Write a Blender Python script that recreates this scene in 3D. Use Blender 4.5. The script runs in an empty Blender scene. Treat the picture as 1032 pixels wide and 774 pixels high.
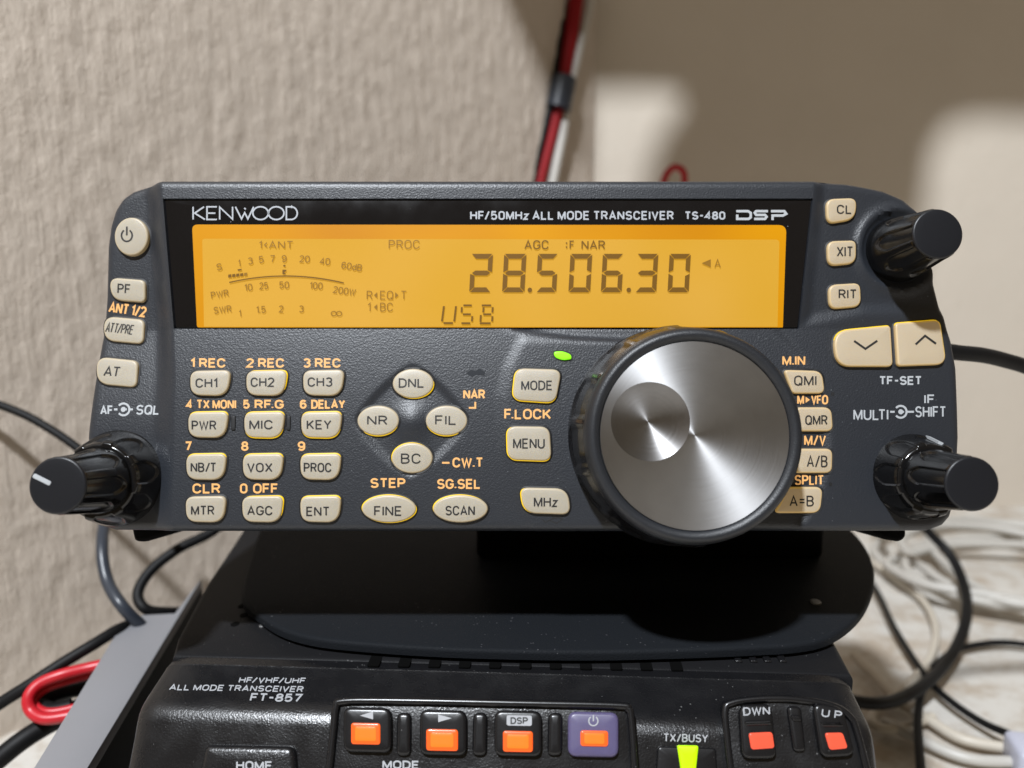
import bpy, bmesh, math, random
import numpy as np
from mathutils import Vector, Matrix, noise, geometry
rng = random.Random(7)
R = math.radians
C = bpy.context.scene.collection
S = bpy.context.scene

# ------------------------------------------------------------------ camera, world, lamp, exposure
F = 775.0                    # focal length of the photograph in its pixels (1032 x 774)
CX, CY = 516.0, 387.0
PITCH = 10.0                 # camera looks down by this much
CAM = Vector((0.0, 0.0, 0.165))        # 165 mm above the desk
cam_d = bpy.data.cameras.new('camera')
cam_d.sensor_width = 36.0
cam_d.lens = 36.0 * F / 1032.0
cam_d.clip_start = 0.01
cam_d.clip_end = 50
cam_d.dof.use_dof = True
cam_d.dof.focus_distance = 0.163
cam_d.dof.aperture_fstop = 10.5
cam = bpy.data.objects.new('camera', cam_d)
C.objects.link(cam)
cam.location = CAM
cam.rotation_euler = (R(90 - PITCH), 0, 0)
S.camera = cam
RC = Matrix.Rotation(R(90 - PITCH), 3, 'X')

w = bpy.data.worlds.new('World')
S.world = w
w.use_nodes = True
bgn = w.node_tree.nodes['Background']
bgn.inputs[0].default_value = (1.0, 0.76, 0.47, 1)
bgn.inputs[1].default_value = 0.15

LDIR = Vector((-0.22, -0.52, 0.86)).normalized()
LPOS = Vector((0.0, 0.163, 0.13)) + LDIR * 1.25
ld = bpy.data.lights.new('ceiling_lamp', 'AREA')
ld.shape = 'DISK'
ld.size = 0.062
ld.energy = 27
ld.color = (0.90, 0.945, 1.0)
lamp = bpy.data.objects.new('ceiling_lamp', ld)
C.objects.link(lamp)
lamp.location = LPOS
lamp.rotation_euler = (-LDIR).to_track_quat('-Z', 'Y').to_euler()

S.view_settings.view_transform = 'Standard'
S.view_settings.look = 'None'
S.view_settings.exposure = 0
S.view_settings.gamma = 1
S.render.engine = 'CYCLES'
S.cycles.use_denoising = True
S.cycles.max_bounces = 6
S.cycles.sample_clamp_indirect = 4
S.cycles.caustics_reflective = False
S.cycles.caustics_refractive = False

# ------------------------------------------------------------------ pixel -> place helpers
def ray(x, y):
    return (RC @ Vector((x - CX, -(y - CY), -F))).normalized()

def on_plane(x, y, p0, n):
    d = ray(x, y)
    t = (p0 - CAM).dot(n) / d.dot(n)
    return CAM + d * t

def on_z(x, y, z):                      # z in metres, world
    return on_plane(x, y, Vector((0, 0, z)), Vector((0, 0, 1)))

def at_depth(x, y, D):                  # D = depth along the optical axis
    return CAM + RC @ Vector(((x - CX) / F * D, -(y - CY) / F * D, -D))

class Frame:
    """A plane with axes ex, ey, normal ez; millimetres inside."""
    def __init__(s, o, ex, ey, ez):
        s.m = Matrix(((ex.x, ey.x, ez.x, o.x), (ex.y, ey.y, ez.y, o.y), (ex.z, ey.z, ez.z, o.z), (0, 0, 0, 1))) @ Matrix.Scale(0.001, 4)
        s.o, s.ex, s.ey, s.ez = o, ex, ey, ez
        s.inv = s.m.inverted()
    def px(s, x, y, h=0.0):
        p = on_plane(x, y, s.o + s.ez * (h * 0.001), s.ez)
        q = s.inv @ p
        return (q.x, q.y)

# ------------------------------------------------------------------ materials
def mat(name, col, rough=0.5, metal=0.0, emit=None, estr=0.0, bump=None, coat=0.0, spec=0.5, speck=None, sss=0.0, noise_rough=None):
    m = bpy.data.materials.new(name)
    m.use_nodes = True
    nt = m.node_tree
    b = nt.nodes['Principled BSDF']
    b.inputs['Base Color'].default_value = (*col, 1)
    b.inputs['Roughness'].default_value = rough
    b.inputs['Metallic'].default_value = metal
    b.inputs['Coat Weight'].default_value = coat
    b.inputs['Coat Roughness'].default_value = 0.06
    b.inputs['Specular IOR Level'].default_value = spec
    if sss:
        b.inputs['Subsurface Weight'].default_value = sss
        b.inputs['Subsurface Radius'].default_value = (0.002, 0.0014, 0.0007)
        b.inputs['Subsurface Scale'].default_value = 1.0
    if emit:
        b.inputs['Emission Color'].default_value = (*emit, 1)
        b.inputs['Emission Strength'].default_value = estr
    tc = None
    def coord():
        nonlocal tc
        if tc is None:
            tc = nt.nodes.new('ShaderNodeTexCoord')
        return tc.outputs['Object']
    if bump:
        sc, dist, strength = bump
        n = nt.nodes.new('ShaderNodeTexNoise')
        n.inputs['Scale'].default_value = sc
        n.inputs['Detail'].default_value = 3
        nt.links.new(coord(), n.inputs['Vector'])
        bp = nt.nodes.new('ShaderNodeBump')
        bp.inputs['Distance'].default_value = dist
        bp.inputs['Strength'].default_value = strength
        nt.links.new(n.outputs['Fac'], bp.inputs['Height'])
        nt.links.new(bp.outputs['Normal'], b.inputs['Normal'])
    if speck:                            # dust grains with a place of their own
        sc, thr, c2 = speck
        v = nt.nodes.new('ShaderNodeTexVoronoi')
        v.inputs['Scale'].default_value = sc
        nt.links.new(coord(), v.inputs['Vector'])
        n2 = nt.nodes.new('ShaderNodeTexNoise')
        n2.inputs['Scale'].default_value = sc * 0.12
        n2.inputs['Detail'].default_value = 4
        nt.links.new(coord(), n2.inputs['Vector'])
        mr = nt.nodes.new('ShaderNodeMapRange')
        mr.inputs['From Min'].default_value = 0.35
        mr.inputs['From Max'].default_value = 0.75
        mr.inputs['To Min'].default_value = 0.0
        mr.inputs['To Max'].default_value = thr
        nt.links.new(n2.outputs['Fac'], mr.inputs['Value'])
        lt = nt.nodes.new('ShaderNodeMath')
        lt.operation = 'LESS_THAN'
        nt.links.new(v.outputs['Distance'], lt.inputs[0])
        nt.links.new(mr.outputs['Result'], lt.inputs[1])
        mx = nt.nodes.new('ShaderNodeMix')
        mx.data_type = 'RGBA'
        mx.inputs['A'].default_value = (*col, 1)
        mx.inputs['B'].default_value = (*c2, 1)
        nt.links.new(lt.outputs[0], mx.inputs['Factor'])
        nt.links.new(mx.outputs['Result'], b.inputs['Base Color'])
    if noise_rough:
        sc, lo, hi = noise_rough
        n3 = nt.nodes.new('ShaderNodeTexNoise')
        n3.inputs['Scale'].default_value = sc
        n3.inputs['Detail'].default_value = 5
        nt.links.new(coord(), n3.inputs['Vector'])
        m3 = nt.nodes.new('ShaderNodeMapRange')
        m3.inputs['From Min'].default_value = 0.3
        m3.inputs['From Max'].default_value = 0.7
        m3.inputs['To Min'].default_value = lo
        m3.inputs['To Max'].default_value = hi
        nt.links.new(n3.outputs['Fac'], m3.inputs['Value'])
        nt.links.new(m3.outputs['Result'], b.inputs['Roughness'])
    return m

M = {}
M['slate'] = mat('slate_plastic', (0.0170, 0.0200, 0.0260), 0.41, bump=(2600, 0.00011, 0.7), speck=(620, 0.11, (0.10, 0.11, 0.12)), spec=0.62)
M['case'] = mat('black_case_plastic', (0.004, 0.004, 0.0042), 0.55, bump=(1800, 0.0001, 0.4), spec=0.15)
M['knob'] = mat('glossy_black_plastic', (0.005, 0.005, 0.0055), 0.2, spec=0.5, noise_rough=(160, 0.15, 0.25))
M['knobcap'] = mat('satin_black_plastic', (0.006, 0.007, 0.010), 0.40, bump=(2500, 0.00005, 0.4))
M['rubber'] = mat('grained_black_rubber', (0.012, 0.014, 0.018), 0.44, bump=(3800, 0.00007, 0.8), spec=0.6)
M['glass'] = mat('black_window_glass', (0.004, 0.004, 0.005), 0.07, spec=0.7, noise_rough=(90, 0.05, 0.16), speck=(300, 0.05, (0.2, 0.2, 0.22)))
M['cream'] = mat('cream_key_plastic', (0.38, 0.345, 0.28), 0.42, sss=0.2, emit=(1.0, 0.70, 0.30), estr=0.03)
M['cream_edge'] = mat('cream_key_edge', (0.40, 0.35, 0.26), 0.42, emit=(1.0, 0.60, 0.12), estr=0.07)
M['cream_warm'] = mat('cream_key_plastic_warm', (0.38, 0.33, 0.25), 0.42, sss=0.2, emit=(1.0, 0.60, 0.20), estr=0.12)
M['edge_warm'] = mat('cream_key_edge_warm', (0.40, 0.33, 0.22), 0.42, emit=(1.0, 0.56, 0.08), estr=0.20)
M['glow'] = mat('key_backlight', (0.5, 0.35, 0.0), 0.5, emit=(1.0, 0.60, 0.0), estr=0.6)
M['ink'] = mat('black_print', (0.012, 0.011, 0.010), 0.6)
M['amber'] = mat('amber_backlit_print', (0.45, 0.25, 0.09), 0.5, emit=(1.0, 0.50, 0.16), estr=0.46)
M['grey_print'] = mat('pale_grey_print', (0.42, 0.44, 0.46), 0.5)
M['silver_print'] = mat('silver_print', (0.40, 0.42, 0.45), 0.4)
M['gap'] = mat('dark_gap', (0.006, 0.006, 0.007), 0.6)
M['green'] = mat('green_led', (0.2, 0.6, 0.02), 0.3, emit=(0.22, 0.95, 0.0), estr=0.8, coat=0.5)
M['lcd_edge'] = mat('lcd_backlight_border', (0.10, 0.04, 0.0), 0.3, emit=(0.80, 0.34, 0.0), estr=0.78)
M['lcd'] = mat('lcd_backlit_field', (0.21, 0.125, 0.022), 0.22, emit=(0.88, 0.44, 0.06), estr=0.58)
def uneven(m, c1, c2, scale):
    nt = m.node_tree
    b = nt.nodes['Principled BSDF']
    tc = nt.nodes.new('ShaderNodeTexCoord')
    n = nt.nodes.new('ShaderNodeTexNoise')
    n.inputs['Scale'].default_value = scale
    n.inputs['Detail'].default_value = 1
    nt.links.new(tc.outputs['Object'], n.inputs['Vector'])
    mr = nt.nodes.new('ShaderNodeMapRange')
    mr.inputs['From Min'].default_value = 0.3
    mr.inputs['From Max'].default_value = 0.7
    nt.links.new(n.outputs['Fac'], mr.inputs['Value'])
    mx = nt.nodes.new('ShaderNodeMix')
    mx.data_type = 'RGBA'
    mx.inputs['A'].default_value = (*c1, 1)
    mx.inputs['B'].default_value = (*c2, 1)
    nt.links.new(mr.outputs['Result'], mx.inputs['Factor'])
    nt.links.new(mx.outputs['Result'], b.inputs['Emission Color'])
uneven(M['lcd'], (0.82, 0.40, 0.0), (0.92, 0.48, 0.06), 26)
uneven(M['lcd_edge'], (0.74, 0.29, 0.0), (0.92, 0.42, 0.0), 30)
M['seg'] = mat('lcd_segment', (0.08, 0.04, 0.008), 0.3, emit=(0.62, 0.30, 0.02), estr=0.18)
M['segthin'] = mat('lcd_thin_segment', (0.10, 0.055, 0.012), 0.3, emit=(0.72, 0.34, 0.02), estr=0.30)
M['black'] = mat('dusty_black_plastic', (0.0075, 0.0075, 0.0085), 0.32, bump=(2600, 0.00008, 0.8), speck=(620, 0.13, (0.10, 0.10, 0.10)), noise_rough=(160, 0.21, 0.36), spec=0.55)
M['steel_dull'] = mat('worn_screw_metal', (0.20, 0.20, 0.20), 0.45, metal=0.6)
M['steel'] = mat('painted_black_steel', (0.0125, 0.014, 0.0165), 0.5, bump=(2600, 0.00016, 0.8), speck=(700, 0.15, (0.08, 0.08, 0.085)), spec=0.12)
M['chassis'] = mat('dusty_matte_black_paint', (0.011, 0.011, 0.012), 0.48, bump=(2400, 0.00010, 0.7), speck=(620, 0.14, (0.10, 0.10, 0.10)), spec=0.3)
M['satin'] = mat('worn_black_plastic', (0.007, 0.007, 0.008), 0.27, bump=(1500, 0.00003, 0.3), speck=(500, 0.10, (0.11, 0.11, 0.11)))
M['hole'] = mat('vent_dark', (0.001, 0.001, 0.001), 0.9, spec=0.1)
M['orange'] = mat('orange_lit_window', (0.4, 0.06, 0.01), 0.25, emit=(1.0, 0.11, 0.008), estr=0.8, coat=0.4)
M['orange_core'] = mat('orange_lit_core', (0.4, 0.10, 0.01), 0.25, emit=(1.0, 0.17, 0.015), estr=0.85, coat=0.4)
M['coral'] = mat('coral_lit_window', (0.4, 0.06, 0.03), 0.25, emit=(1.0, 0.09, 0.045), estr=0.62, coat=0.4)
M['violet'] = mat('violet_translucent_cap', (0.085, 0.075, 0.155), 0.35, sss=0.2, emit=(0.4, 0.25, 0.6), estr=0.03)
M['lime'] = mat('lime_lit_lamp', (0.3, 0.6, 0.0), 0.3, emit=(0.50, 0.80, 0.0), estr=0.65, coat=0.4)
M['dull_print'] = mat('dull_white_print', (0.36, 0.37, 0.39), 0.5)
M['greytop'] = mat('grey_painted_metal', (0.235, 0.235, 0.25), 0.5, bump=(500, 0.0001, 0.2), noise_rough=(40, 0.42, 0.6))
M['cable'] = mat('black_cable_sheath', (0.005, 0.005, 0.0055), 0.55, bump=(600, 0.0001, 0.3), spec=0.22)
M['cable_blue'] = mat('slate_cable_sheath', (0.030, 0.036, 0.048), 0.35)
M['red'] = mat('red_wire', (0.50, 0.012, 0.022), 0.36, bump=(300, 0.0001, 0.2))
M['dkred'] = mat('dark_red_wire', (0.26, 0.006, 0.010), 0.5, spec=0.25)
M['white_wire'] = mat('white_wire', (0.50, 0.48, 0.44), 0.4)
M['beige_wire'] = mat('beige_wire', (0.55, 0.50, 0.42), 0.45)
M['plug'] = mat('pale_plug_plastic', (0.50, 0.51, 0.60), 0.4)

def metal_mat(name, col, rough, aniso):
    m = mat(name, col, rough, metal=1.0)
    nt = m.node_tree
    b = nt.nodes['Principled BSDF']
    b.inputs['Anisotropic'].default_value = aniso
    b.inputs['Anisotropic Rotation'].default_value = 0.25
    t = nt.nodes.new('ShaderNodeTangent')
    t.direction_type = 'RADIAL'
    t.axis = 'Z'
    nt.links.new(t.outputs['Tangent'], b.inputs['Tangent'])
    # turning marks: concentric fine rings, seen as slight roughness changes
    tc = nt.nodes.new('ShaderNodeTexCoord')
    ln = nt.nodes.new('ShaderNodeVectorMath')
    ln.operation = 'LENGTH'
    nt.links.new(tc.outputs['Object'], ln.inputs[0])
    n = nt.nodes.new('ShaderNodeTexNoise')
    n.noise_dimensions = '1D'
    n.inputs['Scale'].default_value = 2600
    n.inputs['Detail'].default_value = 3
    nt.links.new(ln.outputs['Value'], n.inputs['W'])
    bp = nt.nodes.new('ShaderNodeBump')
    bp.inputs['Distance'].default_value = 0.00003
    bp.inputs['Strength'].default_value = 0.16
    nt.links.new(n.outputs['Fac'], bp.inputs['Height'])
    nt.links.new(bp.outputs['Normal'], b.inputs['Normal'])
    sn = nt.nodes.new('ShaderNodeTexNoise')
    sn.inputs['Scale'].default_value = 160
    sn.inputs['Detail'].default_value = 6
    nt.links.new(tc.outputs['Object'], sn.inputs['Vector'])
    cr = nt.nodes.new('ShaderNodeMix')
    cr.data_type = 'RGBA'
    cr.inputs['A'].default_value = (*[c * 0.82 for c in col], 1)
    cr.inputs['B'].default_value = (*[c * 1.12 for c in col], 1)
    nt.links.new(sn.outputs['Fac'], cr.inputs['Factor'])
    nt.links.new(cr.outputs['Result'], b.inputs['Base Color'])
    mr = nt.nodes.new('ShaderNodeMapRange')
    mr.inputs['To Min'].default_value = rough - 0.05
    mr.inputs['To Max'].default_value = rough + 0.06
    nt.links.new(n.outputs['Fac'], mr.inputs['Value'])
    nt.links.new(mr.outputs['Result'], b.inputs['Roughness'])
    return m
M['spun'] = metal_mat('spun_aluminium', (0.41, 0.41, 0.415), 0.50, 0.82)
M['spun_dish'] = metal_mat('spun_aluminium_dish', (0.31, 0.305, 0.305), 0.41, 0.82)

def plaster_mat(name, col, scale, stretch, dist, strength, var):
    m = bpy.data.materials.new(name)
    m.use_nodes = True
    nt = m.node_tree
    b = nt.nodes['Principled BSDF']
    b.inputs['Roughness'].default_value = 0.85
    b.inputs['Specular IOR Level'].default_value = 0.25
    tc = nt.nodes.new('ShaderNodeTexCoord')
    mp = nt.nodes.new('ShaderNodeMapping')
    mp.inputs['Scale'].default_value = stretch
    nt.links.new(tc.outputs['Object'], mp.inputs['Vector'])
    n = nt.nodes.new('ShaderNodeTexNoise')
    n.inputs['Scale'].default_value = scale
    n.inputs['Detail'].default_value = 8
    n.inputs['Roughness'].default_value = 0.62
    n.inputs['Distortion'].default_value = 0.5
    nt.links.new(mp.outputs['Vector'], n.inputs['Vector'])
    bp = nt.nodes.new('ShaderNodeBump')
    bp.inputs['Distance'].default_value = dist
    bp.inputs['Strength'].default_value = strength
    if stretch[2] < 1:                   # trowel streaks running up the wall
        mp2 = nt.nodes.new('ShaderNodeMapping')
        mp2.inputs['Scale'].default_value = (1, 1, 0.07)
        nt.links.new(tc.outputs['Object'], mp2.inputs['Vector'])
        ns = nt.nodes.new('ShaderNodeTexNoise')
        ns.inputs['Scale'].default_value = 700
        ns.inputs['Detail'].default_value = 4
        nt.links.new(mp2.outputs['Vector'], ns.inputs['Vector'])
        ad = nt.nodes.new('ShaderNodeMath')
        ad.operation = 'MULTIPLY_ADD'
        ad.inputs[1].default_value = 0.60
        nt.links.new(ns.outputs['Fac'], ad.inputs[0])
        nt.links.new(n.outputs['Fac'], ad.inputs[2])
        nt.links.new(ad.outputs[0], bp.inputs['Height'])
    else:
        nt.links.new(n.outputs['Fac'], bp.inputs['Height'])
    nt.links.new(bp.outputs['Normal'], b.inputs['Normal'])
    n2 = nt.nodes.new('ShaderNodeTexNoise')
    n2.inputs['Scale'].default_value = scale * 0.25
    n2.inputs['Detail'].default_value = 5
    nt.links.new(mp.outputs['Vector'], n2.inputs['Vector'])
    mx = nt.nodes.new('ShaderNodeMix')
    mx.data_type = 'RGBA'
    mx.inputs['A'].default_value = (*[c * (1 - var) for c in col], 1)
    mx.inputs['B'].default_value = (*[min(1, c * (1 + var)) for c in col], 1)
    nt.links.new(n2.outputs['Fac'], mx.inputs['Factor'])
    nt.links.new(mx.outputs['Result'], b.inputs['Base Color'])
    return m
M['plaster'] = plaster_mat('rough_trowelled_plaster', (0.565, 0.49, 0.415), 620, (1, 1, 0.55), 0.00055, 0.9, 0.10)
M['wall'] = plaster_mat('painted_wall', (0.64, 0.575, 0.49), 90, (1, 1, 1), 0.0010, 0.5, 0.05)

def desk_mat():
    m = plaster_mat('stained_white_desk', (0.60, 0.575, 0.53), 110, (1, 1, 1), 0.0004, 0.4, 0.12)
    nt = m.node_tree
    b = nt.nodes['Principled BSDF']
    b.inputs['Roughness'].default_value = 0.5
    src = b.inputs['Base Color'].links[0].from_socket
    tc = [n for n in nt.nodes if n.type == 'TEX_COORD'][0]
    n = nt.nodes.new('ShaderNodeTexNoise')
    n.inputs['Scale'].default_value = 42
    n.inputs['Detail'].default_value = 7
    n.inputs['Roughness'].default_value = 0.7
    nt.links.new(tc.outputs['Object'], n.inputs['Vector'])
    mr = nt.nodes.new('ShaderNodeMapRange')
    mr.inputs['From Min'].default_value = 0.46
    mr.inputs['From Max'].default_value = 0.60
    mr.inputs['To Max'].default_value = 0.6
    nt.links.new(n.outputs['Fac'], mr.inputs['Value'])
    mx = nt.nodes.new('ShaderNodeMix')
    mx.data_type = 'RGBA'
    mx.inputs['B'].default_value = (0.34, 0.25, 0.16, 1)
    nt.links.new(src, mx.inputs['A'])
    nt.links.new(mr.outputs['Result'], mx.inputs['Factor'])
    nt.links.new(mx.outputs['Result'], b.inputs['Base Color'])
    return m
M['desk'] = desk_mat()
for k in ('steel', 'case', 'chassis'):
    M[k].node_tree.nodes['Principled BSDF'].inputs['IOR'].default_value = 1.22

# ------------------------------------------------------------------ mesh helpers
def link(name, bm, mats, parent=None, xf=None, sharp=35, smooth=True):
    """One mesh object; xf maps bmesh coordinates to the parent's space (or the world)."""
    if xf is not None:
        bm.transform(xf)
    bmesh.ops.recalc_face_normals(bm, faces=bm.faces[:])
    me = bpy.data.meshes.new(name)
    bm.to_mesh(me)
    bm.free()
    for mm in (mats if isinstance(mats, (list, tuple)) else [mats]):
        me.materials.append(mm)
    if smooth:
        me.polygons.foreach_set('use_smooth', [True] * len(me.polygons))
        me.set_sharp_from_angle(angle=R(sharp))
    me.update()
    o = bpy.data.objects.new(name, me)
    C.objects.link(o)
    if parent is not None:
        o.parent = parent
    return o

def tag(o, label=None, cat=None, group=None, kind=None):
    if label: o['label'] = label
    if cat: o['category'] = cat
    if group: o['group'] = group
    if kind: o['kind'] = kind
    return o

def empty(name, m, label, cat, group=None):
    o = bpy.data.objects.new(name, None)
    o.empty_display_size = 0.02
    C.objects.link(o)
    o.matrix_world = m
    return tag(o, label, cat, group)

def area2(p):
    return sum(p[i][0] * p[(i + 1) % len(p)][1] - p[(i + 1) % len(p)][0] * p[i][1] for i in range(len(p)))

def ccw(p):
    return p if area2(p) > 0 else p[::-1]

def inset(p, d):
    """Offset a closed ccw outline inward by d."""
    n = len(p)
    out = []
    for i in range(n):
        a, b, c = Vector(p[i - 1]), Vector(p[i]), Vector(p[(i + 1) % n])
        e1, e2 = (b - a), (c - b)
        if e1.length < 1e-9 or e2.length < 1e-9:
            out.append(tuple(b)); continue
        n1 = Vector((-e1.y, e1.x)).normalized()
        n2 = Vector((-e2.y, e2.x)).normalized()
        nn = (n1 + n2)
        if nn.length < 1e-6: nn = n1
        nn.normalize()
        k = d / max(0.5, nn.dot(n1))
        out.append((b.x + nn.x * k, b.y + nn.y * k))
    return out

def rounded(pts, radii, n=6):
    """Closed polygon with rounded corners."""
    m = len(pts)
    if not isinstance(radii, (list, tuple)): radii = [radii] * m
    out = []
    for i in range(m):
        p = Vector(pts[i]); a = Vector(pts[i - 1]) - p; b = Vector(pts[(i + 1) % m]) - p
        r = radii[i]
        if r <= 0:
            out.append(tuple(p)); continue
        r = min(r, a.length * 0.5, b.length * 0.5)
        s, e = p + a.normalized() * r, p + b.normalized() * r
        for k in range(n + 1):
            t = k / n
            # quadratic with a little extra fullness
            q = s * (1 - t) ** 2 + p * 2 * t * (1 - t) + e * t ** 2
            out.append(tuple(q))
    # drop duplicates
    res = []
    for q in out:
        if not res or (Vector(q) - Vector(res[-1])).length > 1e-6: res.append(q)
    if (Vector(res[0]) - Vector(res[-1])).length < 1e-6: res.pop()
    return res

def ellipse(cx, cy, rx, ry, n=40, rot=0):
    c, s = math.cos(rot), math.sin(rot)
    return [(cx + rx * math.cos(t) * c - ry * math.sin(t) * s, cy + rx * math.cos(t) * s + ry * math.sin(t) * c) for t in [2 * math.pi * k / n for k in range(n)]]

def prism(bm, pts, h0, h1, bevel=0.0, H=None, mi=0, mi_side=None, crown=0.0, steps=3):
    """Outline pts (mm) raised from h0 to h1 with a rounded upper edge."""
    pts = ccw(pts)
    hf = H or (lambda u, v: 0.0)
    rings = []
    prof = [(0.0, h0), (0.0, h1 - bevel)]
    if bevel > 0:
        for k in range(1, steps + 1):
            a = math.pi / 2 * k / steps
            prof.append((bevel * (1 - math.cos(a)), h1 - bevel + bevel * math.sin(a)))
    for d, h in prof:
        q = inset(pts, d) if d > 0 else pts
        rings.append([bm.verts.new((x, y, h + hf(x, y))) for x, y in q])
    n = len(pts)
    for j, (a, b) in enumerate(zip(rings, rings[1:])):
        for i in range(n):
            f = bm.faces.new((a[i], a[(i + 1) % n], b[(i + 1) % n], b[i]))
            f.material_index = mi_side if mi_side is not None else mi
    top = rings[-1]
    if crown < 0:                            # outline with a notch: fill it by tessellation
        for t3 in geometry.tessellate_polygon([[Vector((v.co.x, v.co.y, 0)) for v in top]]):
            bm.faces.new([top[k] for k in t3]).material_index = mi
        for t3 in geometry.tessellate_polygon([[Vector((v.co.x, v.co.y, 0)) for v in rings[0]]]):
            bm.faces.new([rings[0][k] for k in t3]).material_index = mi
        return
    cx = sum(v.co.x for v in top) / n; cy = sum(v.co.y for v in top) / n
    c = bm.verts.new((cx, cy, h1 + crown + hf(cx, cy)))
    mid = [bm.verts.new(((v.co.x + cx) / 2, (v.co.y + cy) / 2, h1 + crown * 0.75 + hf((v.co.x + cx) / 2, (v.co.y + cy) / 2))) for v in top]
    for i in range(n):
        f = bm.faces.new((top[i], top[(i + 1) % n], mid[(i + 1) % n], mid[i])); f.material_index = mi
        f = bm.faces.new((mid[i], mid[(i + 1) % n], c)); f.material_index = mi
    f = bm.faces.new(rings[0][::-1]); f.material_index = mi_side if mi_side is not None else mi

def flat(bm, pts, h, H=None, mi=0):
    hf = H or (lambda u, v: 0.0)
    f = bm.faces.new([bm.verts.new((x, y, h + hf(x, y))) for x, y in ccw(pts)])
    f.material_index = mi
    return f

def ribbon(pts, wd, closed=False):
    """Quads along a 2-D polyline with mitred joints: list of 4-point polygons."""
    n = len(pts)
    L, Rr = [], []
    for i in range(n):
        p = Vector(pts[i])
        a = Vector(pts[i - 1]) if (i > 0 or closed) else None
        b = Vector(pts[(i + 1) % n]) if (i < n - 1 or closed) else None
        d1 = (p - a).normalized() if a is not None else None
        d2 = (b - p).normalized() if b is not None else None
        if d1 is None: d1 = d2
        if d2 is None: d2 = d1
        n1 = Vector((-d1.y, d1.x)); n2 = Vector((-d2.y, d2.x))
        nn = n1 + n2
        if nn.length < 1e-6: nn = n1
        nn.normalize()
        k = wd / 2 / max(0.45, nn.dot(n1))
        L.append(tuple(p + nn * k)); Rr.append(tuple(p - nn * k))
    out = []
    for i in range(n if closed else n - 1):
        j = (i + 1) % n
        out.append([L[i], Rr[i], Rr[j], L[j]])
    return out

def box(bm, x0, x1, y0, y1, z0, z1, mi=0, bevel=0.0, seg=3):
    vs = [bm.verts.new(p) for p in ((x0, y0, z0), (x1, y0, z0), (x1, y1, z0), (x0, y1, z0), (x0, y0, z1), (x1, y0, z1), (x1, y1, z1), (x0, y1, z1))]
    fs = [bm.faces.new([vs[i] for i in q]) for q in ((3, 2, 1, 0), (4, 5, 6, 7), (0, 1, 5, 4), (1, 2, 6, 5), (2, 3, 7, 6), (3, 0, 4, 7))]
    for f in fs: f.material_index = mi
    if bevel > 0:
        es = list({e for f in fs for e in f.edges})
        bmesh.ops.bevel(bm, geom=es, offset=bevel, segments=seg, profile=0.5, affect='EDGES')

def catmull(P, per=10):
    P = [Vector(p) for p in P]
    Q = [P[0] * 2 - P[1]] + P + [P[-1] * 2 - P[-2]]
    out = []
    for i in range(1, len(Q) - 2):
        a, b, c, d = Q[i - 1:i + 3]
        for k in range(per):
            t = k / per
            out.append(0.5 * ((2 * b) + (c - a) * t + (2 * a - 5 * b + 4 * c - d) * t * t + (3 * b - a - 3 * c + d) * t ** 3))
    out.append(P[-1])
    return out

def tube(bm, path, r, n=14, flatten=1.0, mi=0):
    """Round (or flattened) tube along a smooth world-space path."""
    rad = r if callable(r) else (lambda t: r)
    prev = None
    up = None
    N = len(path)
    rings = []
    for i, p in enumerate(path):
        d = (path[min(i + 1, N - 1)] - path[max(i - 1, 0)]).normalized()
        if up is None:
            up = Vector((0, 0, 1)) if abs(d.z) < 0.9 else Vector((1, 0, 0))
        up = (up - d * up.dot(d)).normalized()
        sd = d.cross(up)
        rr = rad(i / (N - 1))
        rings.append([bm.verts.new(p + (up * math.cos(2 * math.pi * k / n) * flatten + sd * math.sin(2 * math.pi * k / n)) * rr) for k in range(n)])
    for a, b in zip(rings, rings[1:]):
        for k in range(n):
            f = bm.faces.new((a[k], a[(k + 1) % n], b[(k + 1) % n], b[k])); f.material_index = mi
    bm.faces.new(rings[0][::-1]); bm.faces.new(rings[-1])

def cable(name, pts, r, m, label, cat, group=None, parent=None, flatten=1.0):
    bm = bmesh.new()
    tube(bm, catmull(pts, 14), r, flatten=flatten)
    o = link(name, bm, m, parent, sharp=60)
    if label: tag(o, label, cat, group)
    return o

def strokes(bm, lines, wd, fr, h, H=None, mi=0):
    """Polylines given in photo pixels drawn as flat ribbons wd pixels wide."""
    hf = H or (lambda u, v: 0.0)
    for ln in lines:
        closed = len(ln) > 2 and ln[0] == ln[-1]
        pts = ln[:-1] if closed else ln
        for q in ribbon(pts, wd, closed):
            vv = []
            for x, y in q:
                u, v = fr.px(x, y, h)
                if H: u, v = fr.px(x, y, h + hf(u, v))
                vv.append(bm.verts.new((u, v, h + hf(u, v))))
            try:
                bm.faces.new(vv).material_index = mi
            except ValueError:
                pass

def arc(cx, cy, rx, ry, a0, a1, n=14):
    return [(cx + rx * math.cos(R(a0 + (a1 - a0) * k / n)), cy + ry * math.sin(R(a0 + (a1 - a0) * k / n))) for k in range(n + 1)]

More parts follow.
